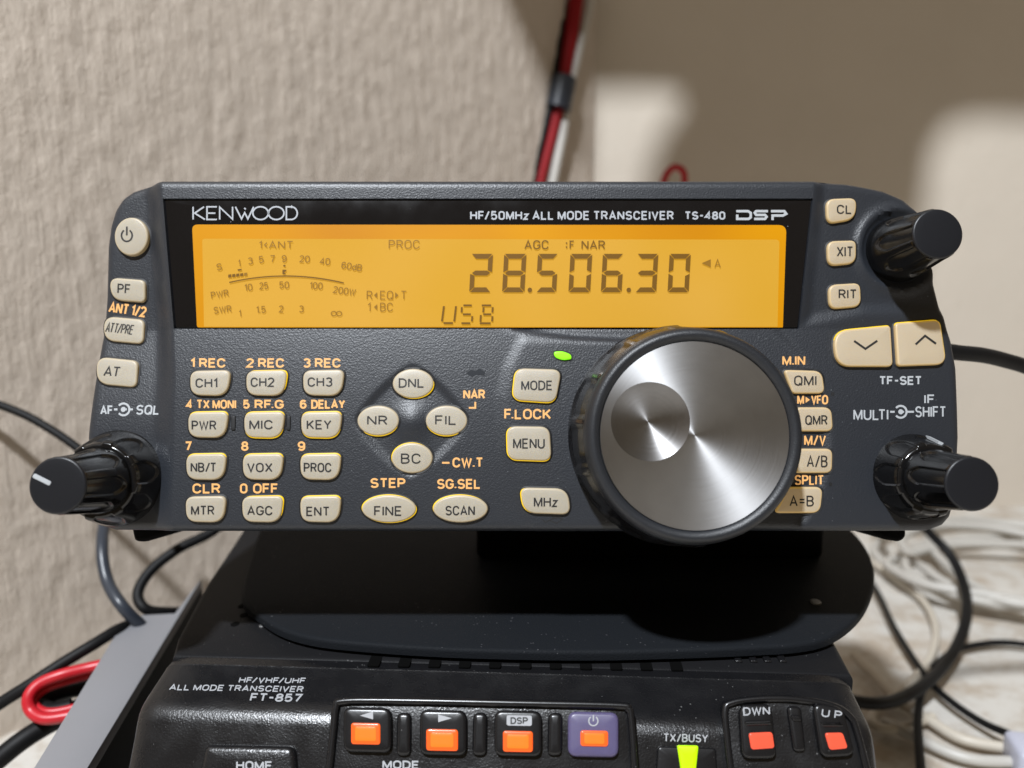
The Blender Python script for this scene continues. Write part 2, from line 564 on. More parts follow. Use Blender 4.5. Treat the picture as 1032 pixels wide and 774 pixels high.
# ------------------------------------------------------------------ lettering: a drawn single-line gothic
def _a(cx, cy, rx, ry, a0, a1, n=7):
    return [(cx + rx * math.cos(R(a0 + (a1 - a0) * k / n)), cy + ry * math.sin(R(a0 + (a1 - a0) * k / n))) for k in range(n + 1)]
def _round(wd, open_=None):
    """O-like outline: straight sides, round ends."""
    r = wd / 2; q = min(0.36, r * 1.05)
    return _a(r, 1 - q, r, q, 0, 180, 12) + _a(r, q, r, q, 180, 360, 12)
def _bowl(x0, x1, y0, y1):
    r = (y1 - y0) / 2; rx = min(x1 - x0, r * 0.95)
    return [(x0, y1)] + _a(x1 - rx, (y0 + y1) / 2, rx, r, 90, -90, 10) + [(x0, y0)]
W6 = 0.60
def _C(wd):
    r = wd / 2; q = 0.34
    return _a(r, 1 - q, r, q, 12, 180, 10) + _a(r, q, r, q, 180, 348, 10)
_S = _a(0.28, 0.745, 0.27, 0.255, 20, 180, 8) + _a(0.28, 0.745, 0.27, 0.245, 180, 262, 5)[1:] + _a(0.28, 0.265, 0.285, 0.245, 82, 0, 5) + _a(0.28, 0.255, 0.285, 0.255, 0, -160, 8)[1:]
GL = {
    'A': (0.64, [[(0, 0), (0.32, 1), (0.64, 0)], [(0.11, 0.31), (0.53, 0.31)]]),
    'B': (0.57, [[(0, 0)] + _bowl(0, 0.53, 0.53, 1)[:0] + [(0, 1)] + _a(0.30, 0.765, 0.24, 0.235, 90, -90, 8) + [(0, 0.53)], [(0.30, 0.53)] + _a(0.30, 0.265, 0.27, 0.265, 90, -90, 8) + [(0, 0)]]),
    'C': (0.60, [_C(0.60)]),
    'D': (0.60, [[(0, 0), (0, 1)] + _a(0.24, 0.62, 0.36, 0.38, 90, 0, 7) + _a(0.24, 0.38, 0.36, 0.38, 0, -90, 7) + [(0, 0)]]),
    'E': (0.52, [[(0.52, 1), (0, 1), (0, 0), (0.52, 0)], [(0, 0.52), (0.46, 0.52)]]),
    'F': (0.50, [[(0.50, 1), (0, 1), (0, 0)], [(0, 0.51), (0.44, 0.51)]]),
    'G': (0.62, [_C(0.62)[:-1] + [(0.62, 0.30), (0.62, 0.45), (0.34, 0.45)]]),
    'H': (0.60, [[(0, 0), (0, 1)], [(0.6, 0), (0.6, 1)], [(0, 0.52), (0.6, 0.52)]]),
    'I': (0.001, [[(0, 0), (0, 1)]]),
    'J': (0.45, [[(0.45, 1), (0.45, 0.24)] + _a(0.225, 0.24, 0.225, 0.24, 0, -180, 8)]),
    'K': (0.58, [[(0, 0), (0, 1)], [(0.56, 1), (0, 0.36)], [(0.19, 0.58), (0.58, 0)]]),
    'L': (0.48, [[(0, 1), (0, 0), (0.48, 0)]]),
    'M': (0.72, [[(0, 0), (0, 1)], [(0, 1), (0.36, 0.06), (0.72, 1)], [(0.72, 1), (0.72, 0)]]),
    'N': (0.60, [[(0, 0), (0, 1)], [(0, 1), (0.60, 0)], [(0.60, 0), (0.60, 1)]]),
    'O': (0.62, [_round(0.62) + [_round(0.62)[0]]]),
    'P': (0.55, [[(0, 0), (0, 1)] + _a(0.29, 0.735, 0.26, 0.265, 90, -90, 9) + [(0, 0.47)]]),
    'Q': (0.62, [_round(0.62) + [_round(0.62)[0]], [(0.38, 0.22), (0.64, -0.03)]]),
    'R': (0.57, [[(0, 0), (0, 1)] + _a(0.30, 0.745, 0.25, 0.255, 90, -90, 9) + [(0, 0.49)], [(0.31, 0.49), (0.57, 0)]]),
    'S': (0.57, [_S]),
    'T': (0.56, [[(0, 1), (0.56, 1)], [(0.28, 1), (0.28, 0)]]),
    'U': (0.60, [[(0, 1), (0, 0.3)] + _a(0.30, 0.30, 0.30, 0.30, 180, 360, 10) + [(0.6, 1)]]),
    'V': (0.60, [[(0, 1), (0.30, 0), (0.60, 1)]]),
    'W': (0.86, [[(0, 1), (0.215, 0), (0.43, 0.92), (0.645, 0), (0.86, 1)]]),
    'X': (0.60, [[(0, 0), (0.60, 1)], [(0, 1), (0.60, 0)]]),
    'Y': (0.60, [[(0, 1), (0.30, 0.46), (0.60, 1)], [(0.30, 0.46), (0.30, 0)]]),
    'Z': (0.54, [[(0, 1), (0.54, 1), (0, 0), (0.54, 0)]]),
    'z': (0.42, [[(0, 0.66), (0.42, 0.66), (0, 0), (0.42, 0)]]),
    'd': (0.48, [[(0.48, 1), (0.48, 0)], _a(0.24, 0.33, 0.24, 0.33, 0, 360, 14)]),
    '0': (0.54, [_round(0.54) + [_round(0.54)[0]]]),
    '1': (0.22, [[(0, 0.76), (0.22, 1), (0.22, 0)]]),
    '2': (0.54, [_a(0.27, 0.73, 0.27, 0.27, 165, -25, 10) + [(0, 0), (0.55, 0)]]),
    '3': (0.54, [_a(0.27, 0.76, 0.25, 0.24, 155, -85, 9), _a(0.27, 0.27, 0.27, 0.27, 90, -155, 10)]),
    '4': (0.56, [[(0.42, 0), (0.42, 1), (0, 0.28), (0.56, 0.28)]]),
    '5': (0.54, [[(0.48, 1), (0.06, 1), (0.03, 0.52)] + _a(0.26, 0.32, 0.28, 0.32, 125, -155, 10)]),
    '6': (0.55, [_a(0.28, 0.70, 0.27, 0.30, 30, 180, 7) + [(0.01, 0.32)], _a(0.275, 0.31, 0.27, 0.31, 0, 360, 16)]),
    '7': (0.52, [[(0, 1), (0.52, 1), (0.20, 0)]]),
    '8': (0.55, [_a(0.275, 0.765, 0.235, 0.235, 0, 360, 14), _a(0.275, 0.265, 0.275, 0.265, 0, 360, 14)]),
    '9': (0.55, [_a(0.275, 0.69, 0.27, 0.31, 0, 360, 16), [(0.545, 0.68)] + _a(0.275, 0.30, 0.27, 0.30, 0, -150, 7)]),
    '/': (0.40, [[(0, -0.04), (0.40, 1.04)]]),
    '.': (0.02, [[(0, 0.0), (0, 0.15)]]),
    '-': (0.34, [[(0, 0.48), (0.34, 0.48)]]),
    '=': (0.46, [[(0, 0.66), (0.46, 0.66)], [(0, 0.34), (0.46, 0.34)]]),
}
KERN = {'LT': 0.2, 'AT': 0.1, 'TA': 0.1, 'RT': 0.05, 'F.': 0.12, '.L': 0.0, 'P/': 0.05, 'F/': 0.1, '/T': 0.1, 'T/': 0.1}
def text(bm, s, box4, fr, h, H=None, mi=0, wt=1.45, shear=0.0, rot=0.0, gap=0.26):
    """A line of lettering drawn into the pixel box (x0, x1, y0, y1) of the photograph on frame fr at height h; wt = stroke in pixels."""
    x0, x1, y0, y1 = box4
    lines = []
    x = 0.0; pr = ' '
    for ch in s:
        if ch == ' ':
            x += 0.30; pr = ' '; continue
        wd, ls = GL[ch]
        x -= KERN.get(pr + ch, 0.0); pr = ch
        for l in ls: lines.append([(x + a, b) for a, b in l])
        x += wd + gap
    ax = min(p[0] for l in lines for p in l); bx = max(p[0] for l in lines for p in l)
    if bx - ax < 1e-6: bx = ax + 1e-6
    cx, cy = (x0 + x1) / 2, (y0 + y1) / 2
    X0, X1, Y0, Y1 = x0 + wt / 2, x1 - wt / 2, y0 + wt / 2, y1 - wt / 2
    c, sn = math.cos(R(rot)), math.sin(R(rot))
    for k, l in enumerate(lines):
        q = []
        for a, b in l:
            X = X0 + (a - ax) / (bx - ax) * (X1 - X0) - cx if bx - ax > 1e-3 else 0.0
            Y = Y1 - b * (Y1 - Y0) - cy
            X -= shear * Y
            p = (cx + X * c - Y * sn, cy + X * sn + Y * c)
            if not q or abs(p[0] - q[-1][0]) + abs(p[1] - q[-1][1]) > 1e-3: q.append(p)
        strokes(bm, [q], wt, fr, h + 0.006 * (k % 5), H, mi)

# ================================================================== the setting
ZD = 0.0
def wall_sheet(name, a, b, z0, z1, nx, nz, m, amp, seed):
    """A wall from a to b (world xy), its face displaced by trowel marks."""
    a, b = Vector((*a, 0)), Vector((*b, 0))
    d = (b - a); L = d.length; d.normalize()
    nrm = Vector((d.y, -d.x, 0))
    bm = bmesh.new()
    g = []
    for j in range(nz + 1):
        row = []
        for i in range(nx + 1):
            s, z = L * i / nx, z0 + (z1 - z0) * j / nz
            q = Vector((s * 255 + seed, z * 112, seed * 0.7))
            h = 0.0
            if amp > 0:
                n1 = noise.fractal(q, 1.0, 2.1, 5)
                n2 = noise.noise(Vector((s * 430 + 9, z * 26, seed)))
                n3 = noise.noise(Vector((s * 40, z * 26, seed + 5)))
                n4 = noise.noise(Vector((s * 620, z * 420, seed + 2)))
                h = amp * (max(-0.3, n1) * 0.9 + 0.36 * n2 + 0.3 * n3 + 0.22 * n4)
            row.append(bm.verts.new(a + d * s + Vector((0, 0, z)) + nrm * h))
        g.append(row)
    for j in range(nz):
        for i in range(nx):
            bm.faces.new((g[j][i], g[j][i + 1], g[j + 1][i + 1], g[j + 1][i]))
    # thickness behind
    rim = [g[0][0], g[0][nx], g[nz][nx], g[nz][0]]
    bk = [bm.verts.new(v.co - nrm * 0.03) for v in rim]
    bm.faces.new(bk)
    o = link(name, bm, m, sharp=180)
    return tag(o, kind='structure')

K = (0.047, 0.455)                        # corner of the two walls
LW0 = (-0.176, 0.238)
ldir = Vector((K[0] - LW0[0], K[1] - LW0[1])).normalized()
lw_start = (K[0] - ldir.x * 0.80, K[1] - ldir.y * 0.80)
bdir = Vector((0.300, 0.024)).normalized()
wl = wall_sheet('wall_left', lw_start, K, -0.02, 0.62, 520, 380, M['plaster'], 0.00060, 3.1)
tag(wl, 'rough trowelled beige plaster wall on the left', 'wall')
wb = wall_sheet('wall_back', K, (K[0] + bdir.x * 0.9, K[1] + bdir.y * 0.9), -0.02, 0.62, 60, 40, M['wall'], 0.0008, 11.7)
tag(wb, 'smooth beige wall behind, mostly in shadow', 'wall')
bm = bmesh.new()
box(bm, -0.62, 0.98, -0.35, 0.60, -0.03, ZD)
dk = link('desk_surface', bm, M['desk'], sharp=30)
tag(dk, 'stained white desk top under the radios', 'desk', kind='structure')

# added shadow blocker out of view, outline projected back from the wanted wall shadows
BZ = CAM.z + 0.30
LWP, LWN = Vector((*K, 0)), Vector((ldir.y, -ldir.x, 0))
BWN = Vector((bdir.y, -bdir.x, 0))
def shade(x, y, wall):
    p = on_plane(x, y, LWP, LWN if wall == 'L' else BWN)
    t = (BZ - p.z) / (LPOS.z - p.z)
    return p + (LPOS - p) * t
bpts = [shade(*q) for q in [(470, -110, 'L'), (512, 0, 'L'), (545, 70, 'L'), (572, 132, 'L'), (578, 170, 'L'), (592, 170, 'B'), (594, 140, 'B'), (596, 86, 'B'),
                            (640, 84, 'B'), (690, 86, 'B'), (687, 112, 'B'), (666, 142, 'B'), (652, 178, 'B'), (646, 225, 'B'), (644, 330, 'B'), (900, 330, 'B'), (925, 255, 'B'),
                            (934, 195, 'B'), (938, 150, 'B'), (955, 122, 'B'), (985, 112, 'B'), (1040, 114, 'B'), (1180, 116, 'B'), (1180, -110, 'B'), (760, -130, 'B')]]
bm = bmesh.new()
lo = [bm.verts.new((p.x, p.y, BZ - 0.003)) for p in bpts]
hi = [bm.verts.new((p.x, p.y, BZ + 0.003)) for p in bpts]
for t3 in geometry.tessellate_polygon([[Vector((p.x, p.y, 0)) for p in bpts]]):
    bm.faces.new([lo[k] for k in t3]); bm.faces.new([hi[k] for k in t3])
for i in range(len(lo)):
    j = (i + 1) % len(lo)
    bm.faces.new((lo[i], lo[j], hi[j], hi[i]))
tag(link('shadow_blocker', bm, mat('blocker_paint', (0.25, 0.2, 0.15), 0.7), smooth=False), kind='structure')

# ================================================================== upper radio: the control head
TILT = 3.9                                # optical axis against the panel's normal
DH = 0.168
nin = RC @ Matrix.Rotation(R(-TILT), 3, 'X') @ Vector((0, 0, -1))
HO = CAM + nin * DH
HZ = -nin
HX = Vector((1, 0, 0))
HY = HZ.cross(HX)
HF = Frame(HO, HX, HY, HZ)
head = empty('radio_control_head', Matrix(((HX.x, HY.x, HZ.x, HO.x), (HX.y, HY.y, HZ.y, HO.y), (HX.z, HY.z, HZ.z, HO.z), (0, 0, 0, 1))),
             'slate grey radio control head with amber display, cream keys and a silver tuning dial', 'radio')
MM = Matrix.Scale(0.001, 4)               # head children are modelled in mm in the head's own axes
P0 = lambda x, y, h=0.0: HF.px(x, y, h)

def sm(t):
    t = np.clip(t, 0, 1)
    return t * t * (3 - 2 * t)

def curve_u(pts, h=0.0):                  # u as a function of v from px points
    hh = h if callable(h) else (lambda y: h)
    q = sorted([P0(x, y, hh(y))[::-1] for x, y in pts])
    vs = [a for a, _ in q]; us = [b for _, b in q]
    return lambda v: np.interp(v, vs, us)
def curve_v(pts, h=0.0):                  # v as a function of u
    q = sorted([P0(x, y, h) for x, y in pts])
    us = [a for a, _ in q]; vs = [b for _, b in q]
    return lambda u: np.interp(u, us, vs)

uWL = curve_u([(163, 180), (164.5, 200), (175.6, 331), (180, 380), (181, 440), (180, 540)])
uWR = curve_u([(820, 180), (819, 200.5), (805, 331), (805, 540)])
vPod = curve_v([(780, 331), (805, 331), (835, 325), (870, 318), (905, 317), (980, 322)])
vLedge = curve_v([(430, 331), (500, 333), (540, 339), (580, 344.5), (620, 347), (830, 347)])
uCrease = curve_u([(520, 331), (517, 345), (504, 372), (498, 400), (501, 450), (515, 500), (530, 540)])
DC = P0(681, 438)                         # tuning dial centre on the panel
DIA = P0(416, 424)
TRK = P0(907.6, 251, -1)

VBOT = P0(516, 331)[1] - 44.0
def Hs(u, v):
    """Face of the head without sharp recesses, mm."""
    u = np.asarray(u, float); v = np.asarray(v, float)
    d = np.maximum(0, uWL(v) - u)
    z = -(1.4 + 2.0 * sm((v - VBOT - 20) / 28.0)) * sm(d / 5.5) - 0.045 * d
    dp = np.minimum(u - uWR(v), v - vPod(u))
    z = z - 0.9 * sm(dp / 3.0)
    z = z - 0.0011 * np.maximum(0, u - 62) ** 2
    r = np.hypot(u - DC[0], v - DC[1])
    z = z - 0.55 * (1 - sm((r - 31.0) / 2.2)) * sm((u - DC[0]) / 6)
    z = z + 0.38 * sm((u - uCrease(v)) / 3.0) * (1 - sm((u - DC[0] + 6) / 6)) * (1 - sm((v - VBOT - 40.5) / 2.5))
    z = z - 0.8 * sm((v - vLedge(u)) / 1.6) * sm((u - P0(500, 340)[0]) / 6) * (1 - sm((u - P0(640, 340)[0]) / 10)) * (v < P0(500, 328)[1])
    z = z + 0.0016 * (44.0 ** 2 - np.clip(v - VBOT, 0, 44) ** 2)
    # diamond hollow with a small dome between the oval keys
    a = (np.abs(u - DIA[0]) ** 1.25 + np.abs(v - DIA[1]) ** 1.25) ** (1 / 1.25)
    z = z - 0.55 * (1 - sm((a - 10.8) / 1.6))
    rd = np.hypot(u - DIA[0], v - DIA[1])
    z = z + 1.1 * np.exp(-(rd / 3.6) ** 2)
    # collar around the upper right knob
    rk = np.hypot(u - TRK[0], v - TRK[1])
    z = z + 0.6 * np.exp(-((rk - 9.2) / 1.2) ** 2) - 0.7 * (1 - sm((rk - 7.6) / 1.4))
    return z
def H1(u, v):
    return float(Hs(u, v))

HW = -3.2
HWf = lambda y: -3.2 + 2.7 * min(1.0, max(0.0, (y - 331) / 200.0))
Lp = [(162, 185.6), (146, 186.6), (132, 190.6), (120.5, 198), (112.5, 210), (107.5, 226), (104.5, 247), (103, 300), (97.5, 360), (93.5, 410), (91, 440), (91, 500), (95, 520), (104, 530), (118, 533.5)]
Rp = [(822, 185.7), (850, 187), (886, 193), (909, 202), (925, 217), (936, 250), (940, 285), (948.5, 317), (956, 345), (960, 372), (961, 441), (958, 500), (953, 520), (945, 529), (930, 533)]
uLo, uRo = curve_u(Lp, HWf), curve_u(Rp, HWf)
vT = P0(516, 185.6, HW)[1]
vB = P0(516, 534.0, HWf(534))[1]
outl = np.array([P0(x, y, HWf(y)) for x, y in Lp[::-1]] + [P0(x, y, HWf(y)) for x, y in Rp])
outl[0, 1] = outl[-1, 1] = vB
def seg_dist(u, v):
    best = np.full(u.shape, 1e9)
    n = len(outl)
    for i in range(n):
        a, b = outl[i], outl[(i + 1) % n]
        e = b - a
        t = np.clip(((u - a[0]) * e[0] + (v - a[1]) * e[1]) / (e @ e), 0, 1)
        best = np.minimum(best, np.hypot(u - a[0] - t * e[0], v - a[1] - t * e[1]))
    return best

vWT, vWB = P0(516, 200.4)[1], P0(516, 331.0)[1]
def spaced(a, b, step): return list(np.linspace(a, b, max(2, int(abs(b - a) / step) + 1)))
rows = [vB + (1 - math.cos(t)) * 3 for t in np.linspace(0, math.pi / 2, 9)] + spaced(vB + 3.6, vWB - 0.10, 0.62) + [vWB + 0.10] + spaced(vWB + 0.5, vWT - 0.10, 0.8) + [vWT + 0.10]
rows += [vT - (1 - math.cos(t)) * (vT - vWT - 0.2) for t in np.linspace(math.pi / 2, 0, 10)]
rows = sorted(set(rows))
G = []
for v in rows:
    a, b, c, d = float(uLo(v)), float(uWL(v)), float(uWR(v)), float(uRo(v))
    e = [a + (1 - math.cos(t)) * 3 for t in np.linspace(0, math.pi / 2, 8)]
    f = [d - (1 - math.cos(t)) * 3 for t in np.linspace(math.pi / 2, 0, 8)]
    b = max(b, a + 3.6); c = min(c, d - 3.6)
    cols = e[:-1] + list(np.linspace(a + 3, b - 0.1, 26)) + list(np.linspace(b + 0.1, c - 0.1, 205)) + list(np.linspace(c + 0.1, d - 3, 46)) + f[1:]
    G.append([(u, v) for u in cols])
G = np.array(G)
UU, VV = G[:, :, 0], G[:, :, 1]
ZZ = Hs(UU, VV)
nC = UU.shape[1]
iWL = 7 + 26; iWR = iWL + 205
for j, v in enumerate(rows):
    if vWB < v < vWT:
        ZZ[j, iWL:iWR] = -0.95
D = seg_dist(UU, VV)
rf = 1.7
dd = np.minimum(D, rf)
ZZ = ZZ - (rf - np.sqrt(np.maximum(0, rf ** 2 - (rf - dd) ** 2)))
bm = bmesh.new()
nr = len(rows)
VG = [[bm.verts.new((UU[j, i], VV[j, i], ZZ[j, i])) for i in range(nC)] for j in range(nr)]
for j in range(nr - 1):
    for i in range(nC - 1):
        bm.faces.new((VG[j][i], VG[j][i + 1], VG[j + 1][i + 1], VG[j + 1][i]))
loop = [VG[0][i] for i in range(nC)] + [VG[j][nC - 1] for j in range(1, nr)] + [VG[nr - 1][i] for i in range(nC - 2, -1, -1)] + [VG[j][0] for j in range(nr - 2, 0, -1)]
cu, cv = 0.0, (vT + vB) / 2
prev = loop
for zz, k in ((-8.0, 0.995), (-13.5, 0.985)):
    nx = [bm.verts.new((cu + (v.co.x - cu) * k, cv + (v.co.y - cv) * k, zz)) for v in loop]
    for i in range(len(loop)):
        j = (i + 1) % len(loop)
        bm.faces.new((prev[i], prev[j], nx[j], nx[i]))
    prev = nx
bm.faces.new(prev[::-1])
link('face_panel', bm, M['slate'], head, MM, sharp=40)

# rear shell, wedge feet and the stand
bm = bmesh.new()
prism(bm, rounded([(-76, -15), (78, -15), (72, 50), (-66, 50)], 8), -36, -13.4, 0)
link('rear_case', bm, M['case'], head, MM)
for pts in ([(132, 531), (182, 531), (176, 537), (146, 546.5), (135, 546)], [(856, 531), (913, 530), (914, 541), (908, 546.5), (892, 544)]):
    bm = bmesh.new()
    prism(bm, rounded([P0(x, y, -7) for x, y in pts], 1.0), -20, -7, 0.8)
    link('rear_foot', bm, M['case'], head, MM)

# ---------- display window
def px_poly(pts, h, fr=HF): return [fr.px(x, y, h) for x, y in pts]
bm = bmesh.new()
gp = px_poly([(165.3, 201.4), (818.0, 201.6), (804.2, 330.2), (176.6, 330.2)], -0.45)
prism(bm, rounded(gp, 0.5), -0.9, -0.45, 0.12)
win = link('display_window', bm, M['glass'], head, MM)
bm = bmesh.new()
lp = rounded(px_poly([(193.5, 226.3), (792.6, 226.8), (789.0, 330.0), (198.5, 330.0)], -0.41), [1.3, 1.8, 0.15, 0.5])
flat(bm, lp, -0.41)
link('backlit_border', bm, M['lcd_edge'], win, MM, smooth=False)
bm = bmesh.new()
lp = rounded(px_poly([(203.8, 240.6), (785.5, 241.5), (783.6, 329.2), (205.6, 329.2)], -0.37), [0.6, 0.9, 0.1, 0.1])
flat(bm, lp, -0.37)
link('lcd_screen', bm, M['lcd'], win, MM, smooth=False)
HL = -0.08
# seven-segment digits
SEG = {'0': 'abcdef', '2': 'abged', '3': 'abgcd', '5': 'afgcd', '6': 'afgedc', '8': 'abcdefg'}
def digit(ch, x0, x1, y0, y1):
    bm = bmesh.new()
    t = 5.0; sl = 0.055
    def pt(x, y): return HF.px(x + (y1 - y) * sl - 1.0, y, HL)
    ym = (y0 + y1) / 2
    g = 0.7
    hx = x1 - 2.2
    polys = {
        'a': [(x0 + g, y0), (hx - g, y0), (hx - t, y0 + t), (x0 + t, y0 + t)],
        'd': [(x0 + t, y1 - t), (hx - t, y1 - t), (hx - g, y1), (x0 + g, y1)],
        'g': [(x0 + g + 1, ym), (x0 + t, ym - t / 2), (hx - t, ym - t / 2), (hx - g - 1, ym), (hx - t, ym + t / 2), (x0 + t, ym + t / 2)],
        'f': [(x0, y0 + g), (x0 + t - .4, y0 + t), (x0 + t - .4, ym - t / 2 - .4), (x0, ym - g)],
        'e': [(x0, ym + g), (x0 + t - .4, ym + t / 2 + .4), (x0 + t - .4, y1 - t), (x0, y1 - g)],
        'b': [(hx, y0 + g), (hx, ym - g), (hx - t + .4, ym - t / 2 - .4), (hx - t + .4, y0 + t)],
        'c': [(hx, ym + g), (hx, y1 - g), (hx - t + .4, y1 - t), (hx - t + .4, ym + t / 2 + .4)],
    }
    for s in SEG[ch]:
        flat(bm, [pt(*q) for q in polys[s]], HL)
    link('frequency_digit', bm, M['seg'], win, MM, smooth=False)
for ch, a, b in (('2', 473.8, 498), ('8', 507, 531.7), ('5', 541, 563.7), ('0', 573.8, 598), ('6', 606.5, 629.7), ('3', 641, 664.6), ('0', 673.7, 697.3)):
    digit(ch, a, b, 255.8, 294.6)
for x in (534.0, 633.7):
    bm = bmesh.new()
    flat(bm, [HF.px(*q, HL) for q in ellipse(x, 292.3, 2.3, 2.5, 16)], HL)
    link('decimal_point', bm, M['seg'], win, MM, smooth=False)

def lcd_text(s, b4, rot=0.0, wt=1.05, m='segthin'):
    bm = bmesh.new()
    text(bm, s, b4, HF, HL, rot=rot, wt=wt)
    link('screen_legend', bm, M[m], win, MM, smooth=False)
def lcd_lines(lines, wd, m='segthin', name='screen_legend'):
    bm = bmesh.new()
    strokes(bm, lines, wd, HF, HL)
    link(name, bm, M[m], win, MM, smooth=False)
def lcd_fill(polys, m='segthin', name='screen_legend'):
    bm = bmesh.new()
    for p in polys: flat(bm, [HF.px(*q, HL) for q in p], HL)
    link(name, bm, M[m], win, MM, smooth=False)

lcd_text('1', (261, 264, 242.8, 250.6)); lcd_lines([[(269, 244.6), (266.6, 246.8), (269, 249)]], 1.1)
lcd_text('ANT', (271, 295.5, 242.8, 250.6))
lcd_text('PROC', (391.7, 423, 241.8, 250.8))
lcd_text('AGC', (528.5, 553, 242, 251.4), wt=1.35, m='seg')
lcd_fill([ellipse(571, 245, .9, .9, 10), ellipse(571, 249, .9, .9, 10)], m='seg')
lcd_text('F', (574, 579, 242.4, 251.2), wt=1.35, m='seg')
lcd_text('NAR', (586, 610, 242.4, 251.4), wt=1.35, m='seg')
lcd_fill([[(707, 265.3), (716.3, 261.2), (716.3, 269.4)]])
lcd_text('A', (720, 726.5, 261, 270))
lcd_text('R', (369.5, 375.5, 293, 302)); lcd_fill([[(376.8, 297.5), (380.2, 294.4), (380.2, 300.6)]])
lcd_text('EQ', (383, 396.5, 293, 302)); lcd_fill([[(398.2, 294.4), (401.6, 297.5), (398.2, 300.6)]])
lcd_text('T', (404, 410, 293, 302))
lcd_text('1', (370.5, 373.5, 305, 314)); lcd_fill([[(376.8, 309.5), (380.2, 306.4), (380.2, 312.6)]])
lcd_text('BC', (383, 396, 305, 314))
# USB in fourteen-segment strokes
lcd_lines([[(447.4, 308.5), (445.4, 324)], [(447, 325.6), (456.5, 325.6)], [(459.6, 308.5), (457.8, 324)]], 2.0, 'seg')
lcd_lines([[(467, 307.8), (475.5, 307.8)], [(465.4, 309.5), (465.2, 315)], [(466.5, 316.8), (474.5, 316.8)], [(476, 318.6), (475.6, 324)], [(465, 325.8), (474, 325.8)]], 2.0, 'seg')
lcd_lines([[(485.5, 307.8), (495, 307.8)], [(496.6, 309.5), (496.2, 315)], [(487, 316.8), (495, 316.8)], [(496.3, 318.6), (496, 324)], [(483.5, 325.8), (494.5, 325.8)], [(487.4, 309.6), (487, 315)], [(484.6, 317.5), (484.2, 324.4)]], 2.0, 'seg')
# level meter
for s, x, y, wd, rot in (('S', 221, 269, 5.5, -8), ('1', 241.2, 265.2, 2.2, -6), ('3', 252.4, 263, 5, -6), ('5', 263.3, 261.5, 5, -4), ('7', 274.6, 260.8, 5, -2), ('9', 286.4, 260.6, 5, 0), ('20', 307, 261, 10.5, 2),
                         ('40', 327.5, 263.4, 10.5, 4), ('60dB', 354.5, 268.6, 21, 9), ('10', 250.4, 289.6, 8, -6), ('25', 265.8, 288, 9, -3), ('50', 286.4, 287.2, 10, 0), ('100', 318.7, 288, 13, 3),
                         ('200W', 347.2, 293.2, 23, 8), ('PWR', 221.5, 296.4, 18, -9), ('SWR', 224.4, 312, 18, -6), ('1', 242, 316, 2.2, -6), ('1.5', 263, 312, 9.5, -2), ('2', 283.4, 311.4, 4.8, 0), ('3', 303.8, 311.4, 4.8, 1)):
    lcd_text(s, (x - wd / 2, x + wd / 2, y - 3.6, y + 3.6), rot)
lcd_lines([arc(336.4, 316, 2.6, 2.2, 0, 360, 16), arc(341.8, 316, 2.6, 2.2, 0, 360, 16)], 1.0)
lcd_lines([[(231 + (346.5 - 231) * t, 284.7 * (1 - t) ** 2 + 2 * 271.4 * t * (1 - t) + 285.2 * t * t) for t in [k / 24 for k in range(25)]]], 1.3, 'seg', 'meter_arc')
for k in range(5):
    x = 230 + k * 4.0
    lcd_fill([[(x, 279.9 - k * .45), (x + 3.2, 279.5 - k * .45), (x + 3.2, 276.3 - k * .4), (x, 276.8 - k * .4)]], 'seg' if k < 4 else 'segthin', 'meter_bar')
lcd_fill([[(284.6, 271.8), (288.6, 271.8), (288.6, 273), (286.4, 274.5), (288.6, 276.4), (284.6, 276.4)], ellipse(286.6, 267.8, 1.3, 1.0, 10), [(239.5, 271.4), (243.5, 270.8), (243.5, 272.4), (239.5, 273)]], 'seg', 'meter_bar')

# printing on the window glass
HGp = -0.42
def glass_text(s, b4, wt=1.7, m='silver_print'):
    bm = bmesh.new()
    text(bm, s, b4, HF, HGp, wt=wt, gap=0.30)
    link('printed_lettering', bm, M[m], win, MM, smooth=False)
glass_text('HF/50MHz ALL MODE TRANSCEIVER', (473.8, 679, 212.6, 221.6), 1.6)
glass_text('TS-480', (690, 731, 213, 221.4), 1.7)
bm = bmesh.new()
Y0, Y1 = 208.4, 221.2
ym = (Y0 + Y1) / 2
L = []
L += [[(194.6, Y0), (194.6, Y1)], [(205.6, Y0), (196.2, ym), (206.6, Y1)]]
L += [[(218.6, Y0), (208.6, Y0), (208.6, Y1), (218.6, Y1)], [(208.6, ym), (217, ym)]]
L += [[(221.4, Y1), (221.4, Y0 + .3), (234.4, Y1 - .3), (234.4, Y0)]]
L += [[(237.2, Y0), (243.4, Y1 - .6), (246.6, ym - 0.5), (249.8, Y1 - .6), (255.6, Y0)], [(246.2, 209.6), (247.6, 211)]]
L += [arc(262.6, ym, 7.8, 6.5, 0, 360, 28), arc(278.4, ym, 7.8, 6.5, 0, 360, 28)]
L += [[(288.6, Y0), (293.4, Y0)] + arc(293.4, ym, 6.2, 6.4, -90, 90, 14) + [(288.6, Y1), (288.6, Y0)]]
strokes(bm, L, 1.5, HF, HGp)
link('printed_logo', bm, M['silver_print'], win, MM, smooth=False)
bm = bmesh.new()
strokes(bm, [[(742, 212.8), (754, 212.8), (756.6, 214.6), (756.6, 219), (754.5, 220.6), (743, 220.6), (743, 216.2)],
             [(774, 212.8), (762, 212.8), (760.6, 214.4), (762, 216.6), (771, 216.6), (772.6, 218.4), (771, 220.6), (760, 220.6)],
             [(778.6, 221.8), (778.6, 217.2), (789, 217.2), (792.4, 215.4), (790.4, 212.8), (777, 212.8)]], 2.5, HF, HGp)
link('printed_logo', bm, M['grey_print'], win, MM, smooth=False)

